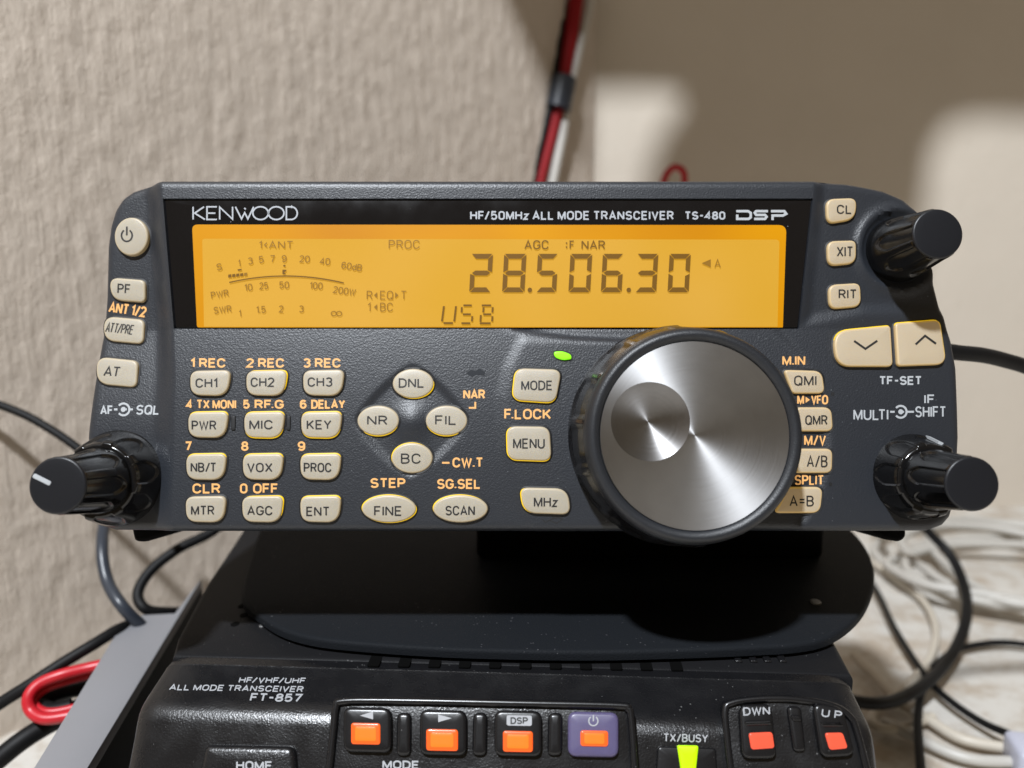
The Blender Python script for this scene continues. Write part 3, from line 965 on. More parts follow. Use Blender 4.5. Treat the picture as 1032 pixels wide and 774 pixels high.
# ---------- printed legends on the face
def legend(s, b4, m='amber', wt=1.9, rot=0.0, shear=0.0):
    bm = bmesh.new()
    text(bm, s, b4, HF, 0.03, H1, wt=wt, rot=rot, shear=shear)
    link('printed_lettering', bm, M[m], head, MM, smooth=False)
def marks(lines, wd, m):
    bm = bmesh.new()
    strokes(bm, lines, wd, HF, 0.03, H1)
    link('printed_mark', bm, M[m], head, MM, smooth=False)
for s, b4 in (('1 REC', (192, 227.3, 361, 370.6)), ('2 REC', (248, 286.5, 361, 370.6)), ('3 REC', (305.6, 343.4, 361, 370.6)),
              ('4', (187.4, 194, 402.8, 412)), ('TX MONI', (198, 238, 402.8, 412)), ('5', (245, 251.6, 402.8, 412)), ('RF.G', (256.6, 286, 402.8, 412)), ('6', (302.2, 309, 402.8, 412)), ('DELAY', (313.6, 348, 402.8, 412)),
              ('7', (186.2, 193, 444.8, 454.4)), ('8', (243, 250.4, 444.8, 454.4)), ('9', (300, 307.6, 444.8, 454.4)), ('CLR', (194, 222, 487.2, 497.4)), ('0', (241.8, 249.4, 487.2, 497.4)), ('OFF', (255, 280.4, 487.2, 497.4)),
              ('NAR', (466.8, 489, 392.6, 402.2)), ('F.LOCK', (508.2, 555.4, 412, 422.6)), ('CW.T', (456, 487, 461, 471.2)), ('STEP', (373.4, 408.6, 481.8, 491.8)), ('SG.SEL', (440.6, 484.4, 482.6, 492.8)),
              ('M.IN', (788.4, 811.6, 358.4, 368.2)), ('M', (803.4, 810.4, 398, 407.6)), ('VFO', (817.4, 834.6, 398, 407.6)), ('M/V', (810.4, 833, 438.4, 449)), ('SPLIT', (801, 831, 478.6, 489))):
    legend(s, b4, wt=1.7 if s in ('VFO', 'M', 'M.IN', 'SPLIT', 'M/V', 'TX MONI') else 1.9)
legend('ANT 1/2', (109.5, 147.5, 306.5, 317.5), rot=8, shear=0.05)
marks([[(479, 405), (479, 411), (472.5, 411)]], 1.8, 'amber')
marks([[(445.5, 466.4), (453, 466.4)]], 1.9, 'amber')
marks([[(812.6, 401.2), (812.6, 404.6), (815, 402.9), (812.6, 401.2)]], 1.4, 'amber')
legend('AF', (101, 114, 408.6, 418), 'grey_print', 1.7)
legend('SQL', (137.4, 161, 408, 418), 'grey_print', 1.7, shear=0.12)
legend('TF-SET', (886, 929, 379, 388), 'grey_print', 1.7)
legend('IF', (931.4, 942, 397.6, 407), 'grey_print', 1.6)
legend('MULTI', (860, 895.2, 412.4, 423.4), 'grey_print', 1.6)
legend('SHIFT', (922.4, 953.4, 409.4, 420.6), 'grey_print', 1.6)
for x0, xc, x1, y in ((115, 124.4, 134, 412.6), (897, 907.6, 921, 415)):
    marks([[(x0, y), (xc - 6, y)], arc(xc, y, 6, 6, -140, 140, 20), [(xc + 6, y), (x1, y)], [(xc - 1, y), (xc + 3.4, y)]], 2.0, 'grey_print')
    bm = bmesh.new()
    hz = H1(*HF.px(xc, y, 0))
    flat(bm, [HF.px(*q, hz) for q in ellipse(xc, y, 2.6, 2.6, 16)], 0.05, H1)
    link('printed_mark', bm, M['grey_print'], head, MM, smooth=False)
for x, y in ((839, 397), (837, 488)):
    bm = bmesh.new()
    hz = H1(*HF.px(x, y, 0))
    flat(bm, [HF.px(*q, hz) for q in ellipse(x, y, 1.8, 2.0, 14)], 0.05, H1)
    link('panel_dimple', bm, M['gap'], head, MM, smooth=False)
# slots, sensor smudge, led
for x, y in ((238, 426.5), (293, 426.5)):
    bm = bmesh.new()
    prism(bm, rounded(px_poly([(x - 2.3, y - 7.5), (x + 2.0, y - 7.5), (x + 2.0, y + 7.5), (x - 2.3, y + 7.5)], 0.8), 0.45), -0.2, 0.28, 0.2, H1)
    link('panel_rib', bm, M['gap'], head, MM)
bm = bmesh.new()
flat(bm, px_poly([(470, 376), (475, 372.5), (479, 374), (483, 371.5), (489, 375), (488, 378.5), (481, 377.5), (476, 380)], 1.0), 0.04, H1)
link('worn_mark', bm, mat('worn_slate_plastic', (0.010, 0.0125, 0.017), 0.6, spec=0.3), head, MM, smooth=False)
bm = bmesh.new()
strokes(bm, [[(546, 523), (550, 526.5), (560, 520.5), (567, 523), (561, 527.5), (553, 524), (570, 519.6)], [(556, 520.4), (571, 519.4)]], 0.7, HF, 0.04, H1)
link('pen_mark', bm, M['ink'], head, MM, smooth=False)
bm = bmesh.new()
lo_ = rounded(px_poly([(557.4, 355), (566, 354), (575, 357.6), (576, 362.4), (567, 363.6), (559, 360.6)], 0.6), 0.8)
prism(bm, [(x, y) for x, y in inset(ccw(lo_), -0.35)], -0.2, 0.06, 0.0, H1, mi=1)
prism(bm, lo_, 0.0, 0.55, 0.3, H1, mi=0)
link('status_light', bm, [M['green'], M['gap']], head, MM)

# ---------- keys
def key(outline, s=None, tb=None, glow=None, h=0.85, label=None, marks_=None, wt=1.5, rot=0.0, shear=0.0, bevel=0.42, warm=False):
    """A cream key: outline in photo pixels, its legend s centred on tb = (x, y, width[, height])."""
    bm = bmesh.new()
    c0 = HF.px(sum(p[0] for p in outline) / len(outline), sum(p[1] for p in outline) / len(outline), h)
    hb = H1(*c0)
    pts = ccw([HF.px(x, y, h * 0.8 + hb) for x, y in outline])
    cxm = sum(p[0] for p in pts) / len(pts); cym = sum(p[1] for p in pts) / len(pts)
    base = H1(cxm, cym)
    e = 0.25
    gx = (H1(cxm + e, cym) - H1(cxm - e, cym)) / (2 * e); gy = (H1(cxm, cym + e) - H1(cxm, cym - e)) / (2 * e)
    gx = max(-0.12, min(0.12, gx)); gy = max(-0.12, min(0.12, gy))
    Hp = lambda u, v: base + gx * (u - cxm) + gy * (v - cym)
    prism(bm, inset(pts, -0.42), -0.6, 0.10, 0.08, H1, mi=2, steps=1)       # dark well around the key
    prism(bm, pts, -0.6, h, bevel, Hp, mi=0, mi_side=1, crown=0.06)
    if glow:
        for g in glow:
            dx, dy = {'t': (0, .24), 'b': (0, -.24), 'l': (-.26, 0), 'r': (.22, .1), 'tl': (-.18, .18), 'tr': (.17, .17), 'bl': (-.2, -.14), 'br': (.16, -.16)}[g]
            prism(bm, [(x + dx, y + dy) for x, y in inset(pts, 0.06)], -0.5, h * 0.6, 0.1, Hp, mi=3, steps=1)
    Ht = lambda u, v: Hp(u, v) + 0.06
    if s:
        wd = tb[2]; ht = tb[3] if len(tb) > 3 else 9.6
        text(bm, s, (tb[0] - wd / 2, tb[0] + wd / 2, tb[1] - ht / 2, tb[1] + ht / 2), HF, h + 0.02, Ht, mi=4, wt=wt, rot=rot, shear=shear)
    if marks_:
        strokes(bm, marks_[0], marks_[1], HF, h + 0.02, Ht, mi=4)
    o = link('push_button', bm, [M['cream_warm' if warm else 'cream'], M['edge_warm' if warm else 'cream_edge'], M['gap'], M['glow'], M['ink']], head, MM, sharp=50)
    if label: o['label'] = label
    return o

def quad(x0, x1, y0, y1, r, dx=(0, 0, 0, 0), dy=(0, 0, 0, 0), n=6):
    """Rounded four-corner outline (tl, tr, br, bl) in pixels."""
    p = [(x0 + dx[0], y0 + dy[0]), (x1 + dx[1], y0 + dy[1]), (x1 + dx[2], y1 + dy[2]), (x0 + dx[3], y1 + dy[3])]
    return rounded(p, r, n)

keypad = [('CH1', 190, 232.5, 373, 399, 208, 386, 22, None), ('CH2', 246.5, 289.5, 373, 399, 264.6, 385.2, 24, ('tr',)), ('CH3', 303.8, 347.2, 372.5, 399, 322.5, 385, 25, None),
          ('PWR', 188, 230.2, 415, 441.3, 205.5, 428.6, 25, ('t',)), ('MIC', 244.4, 287.2, 415, 441.3, 263, 428, 23.6, ('t', 'b')), ('KEY', 301.8, 345, 415, 441.3, 321.5, 428, 25, ('t', 'b')),
          ('NB/T', 186, 228.4, 457.4, 483.8, 205, 471, 26, ('t',)), ('VOX', 243, 286, 457.4, 483.8, 261.8, 471.2, 25.6, ('t',)), ('PROC', 301, 344.2, 457.4, 483.8, 320, 471.2, 28, ('t',)),
          ('MTR', 185.5, 228.2, 500, 526.6, 204.2, 514.4, 23.6, None), ('AGC', 242.4, 285.8, 500, 526.6, 261.8, 514.6, 25.6, ('tr',)), ('ENT', 301, 344.2, 500, 526.6, 320.4, 515.4, 23.6, ('t',))]
for s, x0, x1, y0, y1, tx, ty, tw, gl in keypad:
    key(quad(x0, x1, y0, y1, [9, 8, 13, 11], dx=(1.0, 0, -3.0, 2.2), dy=(0.6, -0.3, 0.3, -0.6), n=7), s, (tx, ty, tw, 9.6), gl, label='cream keypad button marked ' + s)
for s, x0, x1, y0, y1, tx, ty, tw, th, gl in (('DNL', 395.7, 437, 371.5, 401.5, 414.6, 386, 25.6, 9.6, ('br',)), ('NR', 360, 402.2, 408.7, 439, 380.2, 423.6, 20.4, 9.6, ('b',)), ('FIL', 429, 471, 408.7, 439, 449.2, 423.4, 21.4, 9.8, ('b',)), ('BC', 394.7, 436, 446.4, 477, 414, 462.2, 20, 10.4, ('tl',)),
                                          ('FINE', 364.7, 419.3, 499, 526.7, 391, 515, 28, 10, ('tl', 'br')), ('SCAN', 436.5, 491.6, 499, 526.7, 463.8, 514.6, 29.6, 9.8, ('tl',))):
    key(ellipse((x0 + x1) / 2, (y0 + y1) / 2, (x1 - x0) / 2, (y1 - y0) / 2, 48), s, (tx, ty, tw, th), gl, label='cream oval button marked ' + s)
key(quad(516, 566.4, 370.3, 406.2, 10, dx=(3.5, 0, -6.5, 0), dy=(0.5, 2, 0, -3), n=7), 'MODE', (541, 388.4, 31.6, 9.8), ('l', 'b'), label='cream square button marked MODE')
key(quad(510, 556, 429, 464.8, 10, dx=(0.6, -2, 0, 1.6), dy=(0.5, 1, 0, -1.5), n=7), 'MENU', (533, 447, 32, 10.4), ('l', 'b'), label='cream square button marked MENU')
key(quad(524, 575.4, 491, 518.8, [9, 22, 10, 17], dx=(0, -3, 0, 4), dy=(0.4, 1.5, 0, -1.5), n=8), 'MHz', (550, 506, 24, 10.2), ('l',), label='cream button marked MHz')
# left wing
key(ellipse(132.3, 238.4, 17.3, 19.2, 48), None, None, None, h=1.2, label='round cream power button',
    marks_=([arc(127.6, 237.2, 5.4, 6.0, -58, 238, 22), [(127.6, 228.2), (127.6, 237.2)]], 1.7))
key(quad(109, 146.6, 279.2, 305.2, [11, 6, 6, 15], dx=(0, 0, 0, 3), dy=(0, 3.2, 0, -3), n=8), 'PF', (124.8, 291, 13.4, 10), None, rot=3, label='cream button marked PF')
key(quad(102, 145.2, 318, 347.2, [12, 7, 7, 15], dx=(1, 0, 0, 2), dy=(0, 4, 0, -4), n=8), 'ATT/PRE', (120.4, 331, 28, 10), None, rot=6, shear=0.15, wt=1.15, label='cream button marked ATT/PRE')
key(quad(95, 138.8, 359, 391, [12, 7, 7, 16], dx=(0.6, 0, 0, 2), dy=(0, 4.5, 0, -4), n=8), 'AT', (112.8, 374.4, 16.4, 10.4), None, rot=3, shear=0.15, label='cream button marked AT')
# right wing
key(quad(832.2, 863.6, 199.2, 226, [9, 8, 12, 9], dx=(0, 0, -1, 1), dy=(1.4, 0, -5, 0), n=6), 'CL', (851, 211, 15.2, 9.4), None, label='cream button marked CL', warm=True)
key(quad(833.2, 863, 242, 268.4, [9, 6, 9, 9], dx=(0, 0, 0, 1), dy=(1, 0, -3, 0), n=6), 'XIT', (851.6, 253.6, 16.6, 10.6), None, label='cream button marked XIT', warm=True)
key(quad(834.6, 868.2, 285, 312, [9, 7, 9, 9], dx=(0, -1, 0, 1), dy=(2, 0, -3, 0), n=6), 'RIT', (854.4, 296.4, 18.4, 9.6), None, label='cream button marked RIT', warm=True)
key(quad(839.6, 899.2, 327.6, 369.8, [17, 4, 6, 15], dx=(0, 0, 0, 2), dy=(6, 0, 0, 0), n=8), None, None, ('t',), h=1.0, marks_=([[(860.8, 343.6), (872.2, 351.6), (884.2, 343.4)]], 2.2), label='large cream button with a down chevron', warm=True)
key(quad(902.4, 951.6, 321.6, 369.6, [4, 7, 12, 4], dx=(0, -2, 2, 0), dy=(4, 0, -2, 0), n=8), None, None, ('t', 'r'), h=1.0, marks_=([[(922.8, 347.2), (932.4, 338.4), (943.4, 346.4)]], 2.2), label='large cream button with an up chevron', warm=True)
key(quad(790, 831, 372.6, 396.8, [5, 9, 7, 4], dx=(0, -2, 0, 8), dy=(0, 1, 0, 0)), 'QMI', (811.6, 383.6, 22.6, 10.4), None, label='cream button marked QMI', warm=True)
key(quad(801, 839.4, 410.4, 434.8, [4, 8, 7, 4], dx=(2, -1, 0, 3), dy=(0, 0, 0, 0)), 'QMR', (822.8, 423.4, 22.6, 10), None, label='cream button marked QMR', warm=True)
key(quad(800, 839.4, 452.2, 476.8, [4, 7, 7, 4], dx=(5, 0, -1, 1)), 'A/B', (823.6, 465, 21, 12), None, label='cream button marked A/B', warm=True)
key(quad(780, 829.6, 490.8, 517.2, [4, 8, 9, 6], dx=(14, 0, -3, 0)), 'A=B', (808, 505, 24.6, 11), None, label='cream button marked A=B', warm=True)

# ---------- knobs
def flute_lathe(bm, cx, cy, prof, n_fl, depth, w_start, k_u, width=0.62, nth=288, phase=0.0, mi=0, cap=True, tilt=(0, 0), foot=True):
    """Turned body along +w from a (r, w) profile with n_fl scooped flutes whose lower ends are U-shaped."""
    rings = []
    for r, wv in prof:
        ring = []
        for k in range(nth):
            th = 2 * math.pi * k / nth
            rr = r
            if n_fl:
                ph = ((th + phase) * n_fl / (2 * math.pi)) % 1.0 - 0.5
                x = ph * 2 / width
                if abs(x) < 1:
                    s = (1 - x * x)
                    up = (wv - (w_start + k_u * x * x)) / 0.7
                    up = max(0.0, min(1.0, up)); up = up * up * (3 - 2 * up)
                    s = min(1.0, s * 3.2)
                    rr = r - depth * (s * s * (3 - 2 * s)) * up
            ring.append(bm.verts.new((cx + rr * math.cos(th) + tilt[0] * wv, cy + rr * math.sin(th) + tilt[1] * wv, wv)))
        rings.append(ring)
    for a, b in zip(rings, rings[1:]):
        for k in range(nth):
            f = bm.faces.new((a[k], a[(k + 1) % nth], b[(k + 1) % nth], b[k])); f.material_index = mi
    if cap:
        bm.faces.new(rings[-1]).material_index = mi
    if foot:
        bm.faces.new(rings[0][::-1]).material_index = mi

def dense(prof, step=0.22):
    out = []
    for (r0, w0), (r1, w1) in zip(prof, prof[1:]):
        n = max(1, int(math.hypot(r1 - r0, w1 - w0) / step))
        for k in range(n): out.append((r0 + (r1 - r0) * k / n, w0 + (w1 - w0) * k / n))
    out.append(prof[-1])
    return out

def cap_disc(bm, cx, cy, r, wv, edge=0.5, crown=0.12, nth=72):
    rings = []
    pr = [(r - edge * (1 - math.cos(a)) , wv - edge + edge * math.sin(a)) for a in [math.pi / 2 * k / 5 for k in range(6)]]
    pr += [((r - edge) * s, wv + crown * (1 - s * s)) for s in (0.75, 0.5, 0.25)]
    for rr, z in pr:
        rings.append([bm.verts.new((cx + rr * math.cos(2 * math.pi * k / nth), cy + rr * math.sin(2 * math.pi * k / nth), z)) for k in range(nth)])
    for a, b in zip(rings, rings[1:]):
        for k in range(nth):
            bm.faces.new((a[k], a[(k + 1) % nth], b[(k + 1) % nth], b[k]))
    bm.faces.new(rings[-1])
    bm.faces.new(rings[0][::-1])

def small_knob(c_base, c_tip, prof, n_fl, tip_r, tip_w, phase, parent, w_start, lab=None, pointer=None):
    tl = ((c_tip[0] - c_base[0]) / tip_w, (c_tip[1] - c_base[1]) / tip_w)
    bm = bmesh.new()
    flute_lathe(bm, c_base[0], c_base[1], dense(prof), n_fl, 0.5, w_start, 3.2, width=0.74, phase=phase, tilt=tl)
    o = link('knob', bm, M['knob'], parent, MM, sharp=50)
    if lab: o['label'] = lab
    bm = bmesh.new()
    cap_disc(bm, c_tip[0], c_tip[1], tip_r, tip_w, 0.45)
    cp = link('knob_cap', bm, M['knobcap'], o, MM, sharp=50)
    if pointer:
        (x0, y0), (x1, y1), wd = pointer
        bm = bmesh.new()
        a = Vector(HF.px(x0, y0, tip_w + 0.1)); b = Vector(HF.px(x1, y1, tip_w + 0.1))
        d = (b - a).normalized(); nn = Vector((-d.y, d.x)) * wd / 2
        prism(bm, rounded([tuple(a - nn), tuple(b - nn), tuple(b + nn), tuple(a + nn)], wd * 0.4, 4), tip_w - 0.3, tip_w + 0.16, 0.03)
        link('pointer_line', bm, M['grey_print'], o, MM)
    return o

# AF / SQL concentric pair
b0 = P0(123.5, 482, -1.5); t0 = P0(57.6, 489.4, 23.4)
def mixc(a, b, t): return (a[0] + (b[0] - a[0]) * t, a[1] + (b[1] - a[1]) * t)
def outer_ring(b0, t0, wt, r0, r1, w1, phase, lab, line=None):
    tl = ((t0[0] - b0[0]) / wt, (t0[1] - b0[1]) / wt)
    bm = bmesh.new()
    flute_lathe(bm, b0[0], b0[1], dense([(r0 + 0.4, -2.5), (r0 + 0.3, 0.6), (r0, 1.0), (r0 - 0.25, 2.5), (r1 + 0.5, w1 - 1.2), (r1 + 0.15, w1 - 0.3), (r1 - 0.25, w1), (r1 - 1.1, w1), (r1 - 1.5, w1 - 0.5)]), 8, 0.45, 2.4, 3.4, width=0.72, phase=phase, tilt=tl)
    o = link('ring_knob', bm, M['knob'], head, MM, sharp=50)
    o['label'] = lab
    if line:
        bm = bmesh.new()
        th = R(line)
        for rr0, w0_, rr1, w1_ in ((r0 - 0.15, 3.0, r1 + 0.55, w1 - 1.0),):
            pa = [(b0[0] + tl[0] * w + (r + 0.05) * math.cos(th + s), b0[1] + tl[1] * w + (r + 0.05) * math.sin(th + s), w) for r, w, s in ((rr0, w0_, -0.06), (rr0, w0_, 0.06), (rr1, w1_, 0.07), (rr1, w1_, -0.07))]
            pb = [(b0[0] + tl[0] * w + (r - .5) * math.cos(th + s), b0[1] + tl[1] * w + (r - .5) * math.sin(th + s), w) for r, w, s in ((rr0, w0_, -0.06), (rr0, w0_, 0.06), (rr1, w1_, 0.07), (rr1, w1_, -0.07))]
            va = [bm.verts.new(p) for p in pa]; vb = [bm.verts.new(p) for p in pb]
            bm.faces.new(va); bm.faces.new(vb[::-1])
            for i in range(4): bm.faces.new((va[i], va[(i + 1) % 4], vb[(i + 1) % 4], vb[i]))
        link('pointer_line', bm, M['grey_print'], o, MM, smooth=False)
    return o
outer_ring(b0, t0, 23.4, 10.2, 8.0, 8.8, 0.2, 'fluted black outer ring of the left knob pair')
small_knob(b0, t0, [(6.9, 6.0), (6.8, 9.4), (6.3, 13), (5.75, 20.5), (5.55, 22.6), (5.35, 23.1)], 7, 5.4, 23.4, 0.55, head, 10.2, 'tall black left knob with a white pointer line', ((33.5, 479), (51, 487.6), 0.85))
b1 = P0(913, 480, -1.5); t1 = P0(980, 487.8, 23.4)
outer_ring(b1, t1, 23.4, 9.4, 7.4, 9.6, 0.5, 'fluted black outer ring of the right knob pair', line=72)
small_knob(b1, t1, [(6.4, 6.0), (6.3, 10), (5.9, 13.5), (5.4, 20.5), (5.25, 22.6), (5.05, 23.1)], 7, 5.1, 23.4, 0.2, head, 11.0, 'tall black right knob with a plain cap')
b2 = P0(906.4, 251.6, -1.2); t2 = P0(945.4, 235.4, 13.8)
small_knob(b2, t2, [(7.3, -1.6), (7.15, 0.5), (6.6, 3), (5.6, 10.5), (5.35, 13.0), (5.1, 13.5)], 7, 5.15, 13.8, 0.95, head, 1.6, 'black fluted knob beside the three small upper buttons')

# main tuning dial
DT = 18.0
dcx, dcy = HF.px(701, 438.6, DT)
DC2 = HF.px(679.6, 438.6, 0.0)
bm = bmesh.new()
tl = ((dcx - DC2[0]) / DT, (dcy - DC2[1]) / DT)
prof = [(23.7, -1.0), (23.7, 0.8), (23.5, 1.6), (23.3, 6), (22.7, 11), (21.9, 14.0), (21.5, 15.0)]
flute_lathe(bm, DC2[0], DC2[1], dense(prof, 0.5), 14, 0.5, 3.2, 3.0, width=0.86, nth=280, phase=0.12, tilt=tl, cap=False)
dial = link('tuning_dial', bm, M['satin'], head, MM, sharp=50)
dial['label'] = 'large black tuning dial with a spun metal face'
bm = bmesh.new()
prof = [(21.5, 14.9), (21.45, 15.8), (21.25, 16.7), (20.9, 17.4), (20.5, 17.85), (20.0, 18.05), (19.5, 18.0), (19.0, 17.7), (18.6, 17.3), (18.5, 16.6)]
flute_lathe(bm, DC2[0], DC2[1], dense(prof, 0.3), 0, 0, 0, 0, nth=128, tilt=tl, cap=False, foot=False)
link('rubber_rim', bm, M['rubber'], dial, MM, sharp=60)
# spun face with an off-centre finger dish: objects centred on their own axes, so the turning marks run round each
RD = 18.45; RI = 7.75; WF = 17.35
ci = HF.px(655.6, 424.8, WF)
off = (ci[0] - dcx, ci[1] - dcy)
bm = bmesh.new()
nth = 144
rg = []
for s in [k / 14 for k in range(15)]:
    ring = []
    for k in range(nth):
        th = 2 * math.pi * k / nth
        a = (off[0] + RI * math.cos(th), off[1] + RI * math.sin(th)); b = (RD * math.cos(th), RD * math.sin(th))
        ring.append(bm.verts.new((a[0] + (b[0] - a[0]) * s, a[1] + (b[1] - a[1]) * s, 0)))
    rg.append(ring)
edge = [bm.verts.new((v.co.x * 1.004, v.co.y * 1.004, -0.8)) for v in rg[-1]]
rg.append(edge)
for a, b in zip(rg, rg[1:]):
    for k in range(nth):
        bm.faces.new((a[k], a[(k + 1) % nth], b[(k + 1) % nth], b[k]))
o = link('spun_face', bm, M['spun'], dial, MM, sharp=40)
o.location = (dcx * .001, dcy * .001, WF * .001)
bm = bmesh.new()
rings = []
Rs = 12.0
for k in range(19):
    rr = RI * (1 - k / 19)
    z = -(math.sqrt(Rs ** 2 - rr ** 2) - math.sqrt(Rs ** 2 - RI ** 2))
    rings.append([bm.verts.new((rr * math.cos(2 * math.pi * i / 96), rr * math.sin(2 * math.pi * i / 96), z)) for i in range(96)])
for a, b in zip(rings, rings[1:]):
    for i in range(96): bm.faces.new((a[i], a[(i + 1) % 96], b[(i + 1) % 96], b[i]))
c = bm.verts.new((0, 0, -(Rs - math.sqrt(Rs ** 2 - RI ** 2))))
for i in range(96): bm.faces.new((rings[-1][i], rings[-1][(i + 1) % 96], c))
o = link('finger_dish', bm, M['spun_dish'], dial, MM, sharp=60)
o.location = (ci[0] * .001, ci[1] * .001, WF * .001)

# ================================================================== lower radio
ZT = CAM.z - 0.090                        # its top surface
A = on_z(507, 678, ZT)
yaw = R(-3.0)
EX = Vector((math.cos(yaw), math.sin(yaw), 0)); EY = Vector((-math.sin(yaw), math.cos(yaw), 0)); EZ = Vector((0, 0, 1))
TF = Frame(A, EX, EY, EZ)
low = empty('mobile_radio', Matrix(((EX.x, EY.x, 0, A.x), (EX.y, EY.y, 0, A.y), (0, 0, 1, A.z), (0, 0, 0, 1))),
            'dusty black radio with orange lit buttons underneath the grey control head', 'radio')
xl = TF.px(158, 681)[0]; xr = TF.px(856, 690)[0]
# front block: profile in (y, z), run across x, ends rounded
prof = [(3, -0.1), (0.2, -0.1), (-0.2, -0.35), (-9.2, -2.0), (-11.2, -2.6), (-12.6, -3.5), (-13.8, -5.0), (-15.2, -7.4), (-25, -22), (-27.5, -30), (-27.5, -46), (3, -46)]
def across(bm, prof, xs, shrink):
    rings = []
    cy = sum(p[0] for p in prof) / len(prof); cz = sum(p[1] for p in prof) / len(prof)
    for x, k in zip(xs, shrink):
        rings.append([bm.verts.new((x, y + (3 - y) * k * 0.12, z - k * 2.2 * (1 if z > -10 else 0.3))) for y, z in prof])
    n = len(prof)
    for a, b in zip(rings, rings[1:]):
        for i in range(n):
            bm.faces.new((a[i], a[(i + 1) % n], b[(i + 1) % n], b[i]))
    bm.faces.new(rings[0]); bm.faces.new(rings[-1][::-1])
bm = bmesh.new()
xs = [xl - 1.2, xl - 0.9, xl - 0.2, xl + 1.2, xl + 3.5] + list(np.linspace(xl + 8, xr - 8, 12)) + [xr - 3.5, xr - 1.2, xr + 0.2, xr + 0.9, xr + 1.2]
kk = [1.0, 0.7, 0.4, 0.14, 0.02] + [0] * 12 + [0.02, 0.14, 0.4, 0.7, 1.0]
across(bm, prof, xs, kk)
link('front_panel', bm, M['black'], low, MM, sharp=28)
bm = bmesh.new()
cp = [TF.px(x, y, 0.35) for x, y in ((159, 676), (179, 641), (209, 586), (236, 546), (262, 505), (800, 505), (828, 600), (839, 641), (850, 661), (856, 674))]
cp[0] = (cp[0][0], 2.6); cp[-1] = (cp[-1][0], 2.6)
prism(bm, cp, -46, 0.35, 1.6, steps=4)
link('chassis', bm, M['chassis'], low, MM)
bm = bmesh.new()
box(bm, xl + 6, xr - 6, -10, 150, -72, -46.2, bevel=2)
link('mounting_base', bm, M['case'], low, MM)
# vents, bosses
bm = bmesh.new()
for k in range(11):
    a = TF.px(377.5 + k * 30.4, 667 + k * 0.4, 0.36)
    prism(bm, rounded([(a[0] - 1.3, a[1] - 1.7), (a[0] + 1.3, a[1] - 1.7), (a[0] + 1.3, a[1] + 6.0), (a[0] - 1.3, a[1] + 6.0)], 0.4, 3), 0.1, 0.40)
tag(link('vent_slots', bm, M['hole'], low, MM))
bm = bmesh.new()
for x in (742, 757, 771, 786):
    a = TF.px(x, 662, 0.36)
    prism(bm, rounded([(a[0] - .8, a[1] - 2.6), (a[0] + .8, a[1] - 2.6), (a[0] + .8, a[1] + 3.0), (a[0] - .8, a[1] + 3.0)], 0.3, 3), 0.1, 0.9, 0.3)
link('vent_ribs', bm, M['black'], low, MM)
bm = bmesh.new()
for x, y in ((237, 629), (246, 620), (257, 617), (244, 611)):
    a = TF.px(x, y, 0.36)
    prism(bm, ellipse(a[0], a[1], 1.0, 1.2, 14), 0.1, 0.42)
link('screw_holes', bm, M['hole'], low, MM)
for x, y in ((264, 631),):
    bm = bmesh.new()
    a = TF.px(x, y, 0.4)
    prism(bm, ellipse(a[0], a[1], 0.7, 0.8, 14), 0.1, 0.7, 0.2)
    link('rivet', bm, M['steel_dull'], low, MM)
bm = bmesh.new()
box(bm, *sorted((TF.px(878, 740)[0], TF.px(912, 742)[0])), -6, 14, -34, -12, bevel=1.2)
link('side_knob', bm, M['case'], low, MM)
# lettering plate on top of the front block
pa, pb = Vector((-0.2, -0.35)), Vector((-9.2, -2.0))
sl = (pa - pb).normalized()               # up-slope (y, z)
def plane_frame(y, z, sy, sz):
    ey = (EY * sy + EZ * sz).normalized()
    return Frame(A + EY * (y * .001) + EZ * (z * .001), EX, ey, EX.cross(ey))
PL = plane_frame(-0.2, -0.35, sl.x, sl.y)
INV = low.matrix_world.inverted() if False else Matrix(((EX.x, EY.x, 0, A.x), (EX.y, EY.y, 0, A.y), (0, 0, 1, A.z), (0, 0, 0, 1))).inverted()
def lowtext(s, b4, fr, h=0.05, m='dull_print', wt=1.4, shear=0.0, rot=0.0, parent=None):
    bm = bmesh.new()
    text(bm, s, b4, fr, h, wt=wt, shear=shear, rot=rot)
    return link('printed_lettering', bm, M[m], parent or low, INV @ fr.m, smooth=False)
lowtext('HF/VHF/UHF', (241, 308, 682.6, 688.6), PL, shear=0.3, rot=0.6, wt=1.2)
lowtext('ALL MODE TRANSCEIVER', (171, 305.8, 690.4, 696.6), PL, shear=0.3, rot=0.9, wt=1.2)
lowtext('FT-857', (252.4, 304, 698.8, 707.2), PL, shear=0.25, rot=1.0, wt=1.7)
# sloping key face
PBp = Vector((-13.8, -5.0)); PBd = (Vector((-13.8, -5.0)) - Vector((-25, -22))).normalized()
KF = plane_frame(PBp.x, PBp.y, PBd.x, PBd.y)
KX = INV @ KF.m
def kpx(pts, h): return [KF.px(x, y, h) for x, y in pts]
def kprism(name, pts, h0, h1, bevel, m, r=0.8, parent=None, n=5, crown=0.0):
    bm = bmesh.new()
    prism(bm, rounded(kpx(pts, h1), r, n), h0, h1, bevel, crown=crown)
    return link(name, bm, m, parent or low, KX, sharp=45)
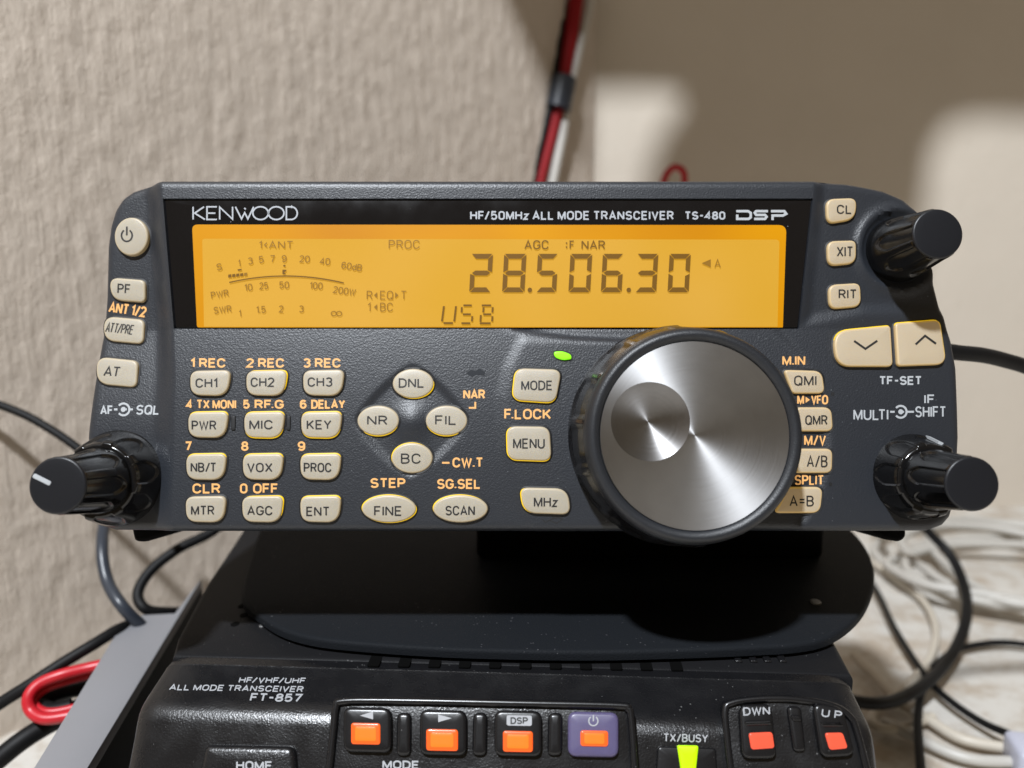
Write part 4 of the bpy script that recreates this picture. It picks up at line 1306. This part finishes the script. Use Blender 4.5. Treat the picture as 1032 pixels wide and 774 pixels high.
# block with four buttons
blk = kprism('button_block', [(338, 706), (634, 710), (644, 800), (326, 796)], -6, 1.1, 0.4, M['black'], 2.0)
bm = bmesh.new()
rim_pts = [KF.px(x, y, 1.6) for x, y in ((330, 790), (336, 735), (338.5, 713), (346, 706.8), (400, 706.4), (520, 708.8), (622, 711.2), (632.6, 714.5), (636, 724), (641, 792))]
tube(bm, catmull([Vector((x, y, 1.5)) for x, y in rim_pts], 8), 0.75)
link('block_rim', bm, M['satin'], blk, KX, sharp=60)
for x in (406.6, 483.4, 559.4):
    kprism('divider', [(x - 7, 718), (x + 7.5, 718), (x + 7, 762), (x - 8, 762)], 0.6, 2.3, 0.8, M['satin'], 1.2, blk)
def lit_button(hx, wx, icon, cap_m=M['satin'], win_m=M['orange'], hr=1.7):
    cp = kprism('lit_button', hx, 0.6, 2.7, 0.7, cap_m, hr)
    o = kprism('light_window', wx, 2.3, 3.05, 0.25, win_m, 0.6, cp)
    xs_ = [p[0] for p in wx]; ys_ = [p[1] for p in wx]
    cx_, cy_ = sum(xs_) / 4, sum(ys_) / 4
    inn = [(cx_ + (x - cx_) * 0.72, cy_ + (y - cy_) * 0.66) for x, y in wx]
    if win_m is M['orange']: kprism('window_core', inn, 2.9, 3.09, 0.03, M['orange_core'], 0.4, cp)
    bm = bmesh.new()
    kind, dat = icon
    if kind == 'fill':
        flat(bm, kpx(dat, 2.76), 2.76)
    elif kind == 'lines':
        strokes(bm, dat, 1.3, KF, 2.76)
    elif kind == 'text':
        text(bm, dat[0], dat[1], KF, 2.76, wt=1.4, rot=dat[2])
    else:                                # framed text
        flat(bm, rounded(kpx(dat[2], 2.74), 0.4), 2.74)
        text(bm, dat[0], dat[1], KF, 2.79, mi=1, wt=1.3)
    link('printed_mark', bm, [M['dull_print'], M['ink']], cp, KX, smooth=False)
    return cp
q4 = lambda x0, x1, y0, y1, s=0.02: [(x0, y0), (x1, y0 + (x1 - x0) * s), (x1, y1 + (x1 - x0) * s), (x0, y1)]
lit_button(q4(345.5, 394, 712.5, 758), q4(353.6, 383, 728.4, 750), ('fill', [(362.6, 721.2), (376, 717), (376, 725)]))['label'] = 'black button with orange window and a left arrow'
lit_button(q4(422.6, 470, 715, 761), q4(429.4, 461.4, 734.6, 756.4), ('fill', [(441.6, 720), (455.4, 723.8), (441.6, 727.8)]))['label'] = 'black button with orange window and a right arrow'
lit_button(q4(498, 546, 715.5, 762), q4(506.8, 537, 736.4, 757.6), ('box', ('DSP', (514.5, 532, 722.8, 729.8), [(510.6, 720.8), (536, 721.2), (536, 731.6), (510.6, 731.2)])))['label'] = 'black button with orange window marked DSP'
lit_button(q4(572.4, 623.6, 717, 762.6), q4(585, 613, 736, 752), ('lines', [arc(598, 726.6, 4.6, 4.8, -55, 235, 16), [(598, 720.6), (598, 727)]]), M['violet'])['label'] = 'violet power button with an orange window'
lowtext('MODE', (385.4, 422.4, 766.4, 775), KF, 1.16, wt=1.7, rot=1)
# left raised key and the indicator between the blocks
kprism('home_key', [(206, 750), (296, 752), (300, 800), (196, 800)], -2, 1.6, 1.2, M['black'], 1.5)
lowtext('HOME', (238, 274.4, 767, 776), KF, 1.66, wt=1.7, rot=0.6)
lowtext('TX/BUSY', (668.6, 713.6, 739.6, 748), KF, 0.12, wt=1.3, rot=1.2)
kprism('lamp_bezel', [(663, 752), (722, 754), (724, 800), (660, 800)], -2, 0.7, 0.4, M['satin'], 0.8)
kprism('busy_lamp', [(682.6, 751), (704.4, 751.4), (700.6, 786), (688, 786)], 0.2, 1.4, 0.4, M['lime'], 0.5)
# block with DWN / UP
blk2 = kprism('button_block', [(728, 704), (790, 703), (846, 712), (862, 724), (884, 800), (736, 800)], -6, 1.1, 0.5, M['black'], 3)
bm = bmesh.new()
rim_pts = [KF.px(x, y, 1.5) for x, y in ((739, 795), (733, 745), (731, 716), (738, 708.4), (765, 704.6), (800, 704.8), (838, 711), (856, 721.5), (864, 738), (879, 795))]
tube(bm, catmull([Vector((x, y, 1.3)) for x, y in rim_pts], 8), 0.7)
link('block_rim', bm, M['satin'], blk2, KX, sharp=60)
kprism('divider', [(793, 711), (808, 712), (813, 758), (800, 758)], 0.6, 2.0, 0.7, M['satin'], 1.0, blk2)
kprism('divider', [(797, 720), (807, 721), (809, 727), (799, 727)], 1.6, 2.4, 0.4, M['satin'], 0.5, blk2)
b = lit_button([(745, 710), (778, 709), (784, 765), (748, 765)], [(754.6, 738.6), (778.6, 737.6), (781, 754), (757.4, 755.6)], ('text', ('DWN', (749, 776, 712.4, 720.8), -2)), win_m=M['coral'])
b['label'] = 'black button with coral window marked DWN'
kprism('button_ridge', [(750, 726), (778, 725), (779, 731), (751, 732)], 2.3, 3.0, 0.5, M['satin'], 0.8, b)
b = lit_button([(819, 708), (850, 712), (863, 762), (828, 764)], [(831.4, 738.6), (849.6, 738.2), (855, 754.2), (836.6, 756)], ('text', ('U P', (828, 848.6, 715.4, 723.6), 8)), win_m=M['coral'])
b['label'] = 'black button with coral window marked UP'
kprism('button_ridge', [(826, 727), (850, 728), (852, 733), (828, 733)], 2.3, 3.0, 0.5, M['satin'], 0.8, b)

# ================================================================== stand plate between the two radios
ZP = ZT + 0.0036
PF_ = Frame(Vector((0, 0, ZP)), Vector((1, 0, 0)), Vector((0, 1, 0)), Vector((0, 0, 1)))
pp = [(268, 515), (256, 550), (247, 580), (244, 598), (247, 608), (258, 617), (281, 632), (314, 642), (360, 647.5), (430, 652.4), (498, 655), (597, 656.4), (700, 654), (770, 651), (805, 648.6), (834, 642), (858, 627), (874, 607), (881.5, 582), (877, 559), (862, 537), (835, 515)]
pts = ccw([(q.x, q.y) for q in catmull([Vector((*PF_.px(x, y, 0), 0)) for x, y in pp], 4)])
bm = bmesh.new()
prism(bm, pts, -2.2, 0, 0.95, steps=5)
plate = tag(link('stand_plate', bm, M['steel'], None, PF_.m, sharp=50), 'black rounded stand plate lying on top of the dusty black radio', 'stand')
bm = bmesh.new()
a = PF_.px(822, 607, 0.05)
prism(bm, ellipse(a[0], a[1], 1.3, 1.5, 20), -0.3, 0.35, 0.2)
link('screw_head', bm, M['steel_dull'], plate, PF_.m)
bm = bmesh.new()
# neck that carries the head
npt = PF_.px(560, 500, 0)
box(bm, -10, 88, 205, 222, -0.4, 40, bevel=2)
link('stand_neck', bm, M['case'], plate, PF_.m)

# ================================================================== grey unit at lower left
ZG = CAM.z - 0.112
GFr = Frame(Vector((0, 0, ZG)), Vector((1, 0, 0)), Vector((0, 1, 0)), Vector((0, 0, 1)))
g0 = empty('grey_case', Matrix.Translation(GFr.m @ Vector((*GFr.px(110, 690, 0), -60))), 'flat grey topped case with a black side beside the lower radio', 'case')
GI = Matrix.Translation(-g0.matrix_world.translation) if False else Matrix.Translation(-(GFr.m @ Vector((*GFr.px(110, 690, 0), -60))))
gp = [GFr.px(x, y, 0) for x, y in ((128, 620.5), (176, 618), (203, 583), (146, 678), (88, 774), (40, 853), (-20, 853), (34, 774))]
bm = bmesh.new()
prism(bm, gp, -3.0, 0, 0.25, steps=2, crown=-1)
link('top_cover', bm, M['greytop'], g0, GI @ GFr.m, sharp=40)
bm = bmesh.new()
prism(bm, gp, -52, -3.1, crown=-1)
link('case_body', bm, M['case'], g0, GI @ GFr.m, sharp=40)

# ================================================================== wires
CG = 'loose black cables'
def dz(x, y, z=0.0045): return on_z(x, y, ZD + z)
# bundle hanging in the wall corner
wires = empty('wire_bundle', Matrix.Translation(at_depth(560, 130, 0.41)), 'red, black and white wires strapped together hanging in the wall corner', 'wire bundle')
WI = Matrix.Translation(-at_depth(560, 130, 0.41))
def sub(name, pts, r, m, parent, X, flatten=1.0):
    bm = bmesh.new()
    tube(bm, catmull(pts, 12), r, flatten=flatten)
    return link(name, bm, m, parent, X, sharp=60)
DW = 0.41
sub('black_wire', [at_depth(x, y, DW) for x, y in ((571, -40), (566.5, 10), (560.5, 60), (556, 96), (548.5, 130), (540, 165), (533, 200), (524, 250), (512, 340), (503, 450), (496, 515))], 0.0026, M['cable'], wires, WI)
sub('red_wire', [at_depth(x, y, DW + 0.001) for x, y in ((584, -40), (579, 10), (571, 60), (565, 96), (558, 130), (549, 165), (541, 200), (532, 250), (520, 340), (512, 450), (505, 515))], lambda t: 0.0046 - 0.0019 * min(1, t * 2.2), M['dkred'], wires, WI)
sub('white_wire', [at_depth(x, y, DW + 0.003) for x, y in ((600, -40), (593, 10), (582, 55), (573, 96), (568, 130), (561, 165), (554, 200), (545, 250), (532, 340), (524, 450), (516, 515))], 0.0025, M['white_wire'], wires, WI)
bm = bmesh.new()
pth = [at_depth(x, y, DW) for x, y in ((568, 79), (566.5, 88), (564.5, 98), (562, 110))]
tube(bm, catmull(pth, 5), lambda t: 0.0070, n=16)
link('cable_strap', bm, M['cable_blue'], wires, WI, sharp=40)
# thin red wire looping on the back wall
cable('red_wire_loop', [at_depth(x, y, 0.40) for x, y in ((640, 520), (645, 400), (656, 270), (667, 196), (671, 177), (680, 168.5), (689, 174), (690, 192), (692, 270), (704, 400), (712, 515))], 0.0018, M['red'], 'thin red wire loop standing against the shaded back wall', 'wire')
# cables on the left
cable('black_cable', [at_depth(x, y, 0.24) for x, y in ((-170, 372), (-70, 392), (-20, 402), (20, 416), (48, 431), (76, 450), (120, 486), (170, 530))], 0.0013, M['cable'], 'black cable running behind the left knob pair to the picture edge', 'cable')
cable('black_cable', [at_depth(x, y, D_) for x, y, D_ in ((130, 470, .26), (108, 520, .25), (103, 552, .24), (108, 585, .235), (124, 612, .23), (150, 640, .235), (180, 690, .24))], 0.0018, M['cable_blue'], 'slate coloured cable dropping behind the grey case end', 'cable')
cable('black_cable', [at_depth(x, y, D_) for x, y, D_ in ((250, 505, .27), (215, 535, .262), (180, 553, .255), (152, 575, .25), (139, 598, .246), (147, 614, .244), (170, 617, .250), (188, 616, .262))], 0.0017, M['cable'], 'black cable curled in a small loop above the grey case', 'cable')
cable('black_cable', [at_depth(x, y, D_) for x, y, D_ in ((-420, 900, .19), (-220, 840, .198), (-70, 762, .205), (-10, 716, .21), (30, 690, .213), (62, 669, .217), (95, 649, .222), (120, 634, .229), (134, 632, .238), (146, 650, .25))], 0.0017, M['cable'], 'straight black cable rising from the picture edge to the grey case end', 'cable')
# red and black twin lead curled beside the grey case
twin = empty('twin_lead', Matrix.Translation(at_depth(60, 700, 0.215)), 'flat red and black twin lead curling beside the grey case', 'cable')
TI = Matrix.Translation(-at_depth(60, 700, 0.215))
sub('red_conductor', [at_depth(x, y, D_) for x, y, D_ in ((150, 660, .222), (118, 667, .219), (90, 673, .217), (62, 680, .214), (40, 689, .212), (29, 702, .210), (31, 716, .209), (44, 724, .208), (66, 722, .209), (90, 716, .211))], 0.0016, M['red'], twin, TI, 1.0)
sub('red_edge', [at_depth(x, y, D_) for x, y, D_ in ((150, 668, .224), (118, 675, .221), (90, 681, .219), (64, 688, .216), (46, 695, .214), (36, 704, .212), (37, 712, .211), (48, 717, .210), (66, 715, .211), (90, 708, .213))], 0.0010, M['red'], twin, TI, 1.0)
sub('black_conductor', [at_depth(x, y, D_) for x, y, D_ in ((130, 676, .226), (96, 690, .223), (66, 697, .220), (48, 703, .217), (42, 710, .215), (52, 716, .2135), (72, 712, .215))], 0.0022, M['cable'], twin, TI, 1.0)
cable('black_cable', [at_depth(x, y, D_) for x, y, D_ in ((-320, 880, .195), (-160, 846, .198), (-60, 810, .20), (-10, 772, .205), (20, 748, .209), (45, 732, .213), (75, 716, .217), (120, 690, .225))], 0.0027, M['cable'], 'thick black cable at the bottom left under the red twin lead', 'cable')
# lead from the right side of the control head
cable('black_cable', [at_depth(x, y, D_) for x, y, D_ in ((940, 352, .185), (966, 355.5, .187), (990, 358, .190), (1012, 363, .194), (1040, 372, .198), (1090, 395, .205), (1150, 430, .22), (1260, 520, .25), (1340, 620, .262), (1420, 700, .26))], 0.0019, M['cable'], 'black lead leaving the right side of the grey control head', 'cable')
# right: loops on the desk
cable('black_cable', [dz(x, y, z) for x, y, z in ((850, 440, .05), (880, 466, .052), (905, 500, .05), (935, 535, .035), (958, 560, .026), (972, 592, .018), (974, 622, .014), (962, 655, .010), (940, 683, .010), (912, 702, .012), (884, 709, .016), (850, 704, .02), (820, 690, .028))], 0.0021, M['cable'], 'thick black cable arching over the white desk to the lower radio', 'cable')
cable('black_cable', [dz(x, y, z) for x, y, z in ((820, 520, .006), (846, 545, .006), (870, 575, .006), (886, 600, .005), (900, 630, .005), (918, 660, .005), (938, 688, .005), (960, 708, .005), (990, 728, .005), (1020, 741, .007))], 0.0013, M['cable'], 'thin black cable crossing the white desk to the pale plug', 'cable')
cable('black_cable', [dz(x, y, .004) for x, y in ((940, 672), (962, 656), (990, 649), (1020, 648), (1060, 655), (1110, 672), (1200, 720), (1300, 800))], 0.0013, M['cable'], 'thin black cable curving to the right picture edge over the desk', 'cable')
cable('black_cable', [dz(x, y, .007) for x, y in ((936, 684), (928, 700), (925, 725), (926, 750), (929, 790), (931, 840), (934, 980), (936, 1200))], 0.0014, M['cable'], 'thin black cable running straight down beside the lower radio', 'cable')
# beige and white cords
cable('beige_cord', [dz(x, y, .004) for x, y in ((870, 560), (905, 585), (930, 605), (943, 632), (938, 662), (915, 690), (885, 715), (880, 730), (905, 735), (940, 722))], 0.0016, M['beige_wire'], 'beige cord looping on the desk inside the thick black cable', 'cord')
cable('beige_cord', [dz(x, y, .004) for x, y in ((860, 660), (885, 685), (905, 706), (935, 725), (970, 745), (1020, 755))], 0.0018, M['beige_wire'], 'beige cord running to the pale plug, upper of the pair', 'cord')
cable('beige_cord', [dz(x, y, .004) for x, y in ((890, 728), (920, 742), (955, 758), (985, 766), (1022, 768))], 0.0018, M['white_wire'], 'whitish cord running to the pale plug, lower of the pair', 'cord')
bm = bmesh.new()
rndc = random.Random(4)
c0 = dz(1035, 580, 0.004)
P = []
for k in range(14 * 5):
    t = 2 * math.pi * k / 14
    lo = k // 14
    rx, ry = 0.060 + 0.012 * math.sin(t * 0.37 + 1), 0.050 + 0.014 * math.sin(t * 0.23)
    P.append(c0 + Vector((0.010 * math.sin(t * 0.19) + rx * math.cos(t) + rndc.uniform(-.002, .002), 0.012 * math.cos(t * 0.16) + ry * math.sin(t) + rndc.uniform(-.002, .002), 0.001 + lo * 0.0016 + 0.003 * (0.5 + 0.5 * math.sin(t * 1.7)))))
tube(bm, catmull(P, 6), 0.0022, n=10)
tag(link('cord_coil', bm, M['white_wire'], sharp=60), 'coil of off-white cord lying on the desk at the right', 'cord')
pl = dz(1046, 764, 0.006)
bm = bmesh.new()
box(bm, -8, 26, -7, 7, -5, 5, bevel=2)
pg = link('cord_plug', bm, M['plug'], None, Matrix.Translation(pl) @ Matrix.Rotation(R(-12), 4, 'Z') @ MM)
tag(pg, 'pale bluish plug at the right edge where the cords end', 'plug')

bpy.context.view_layer.update()
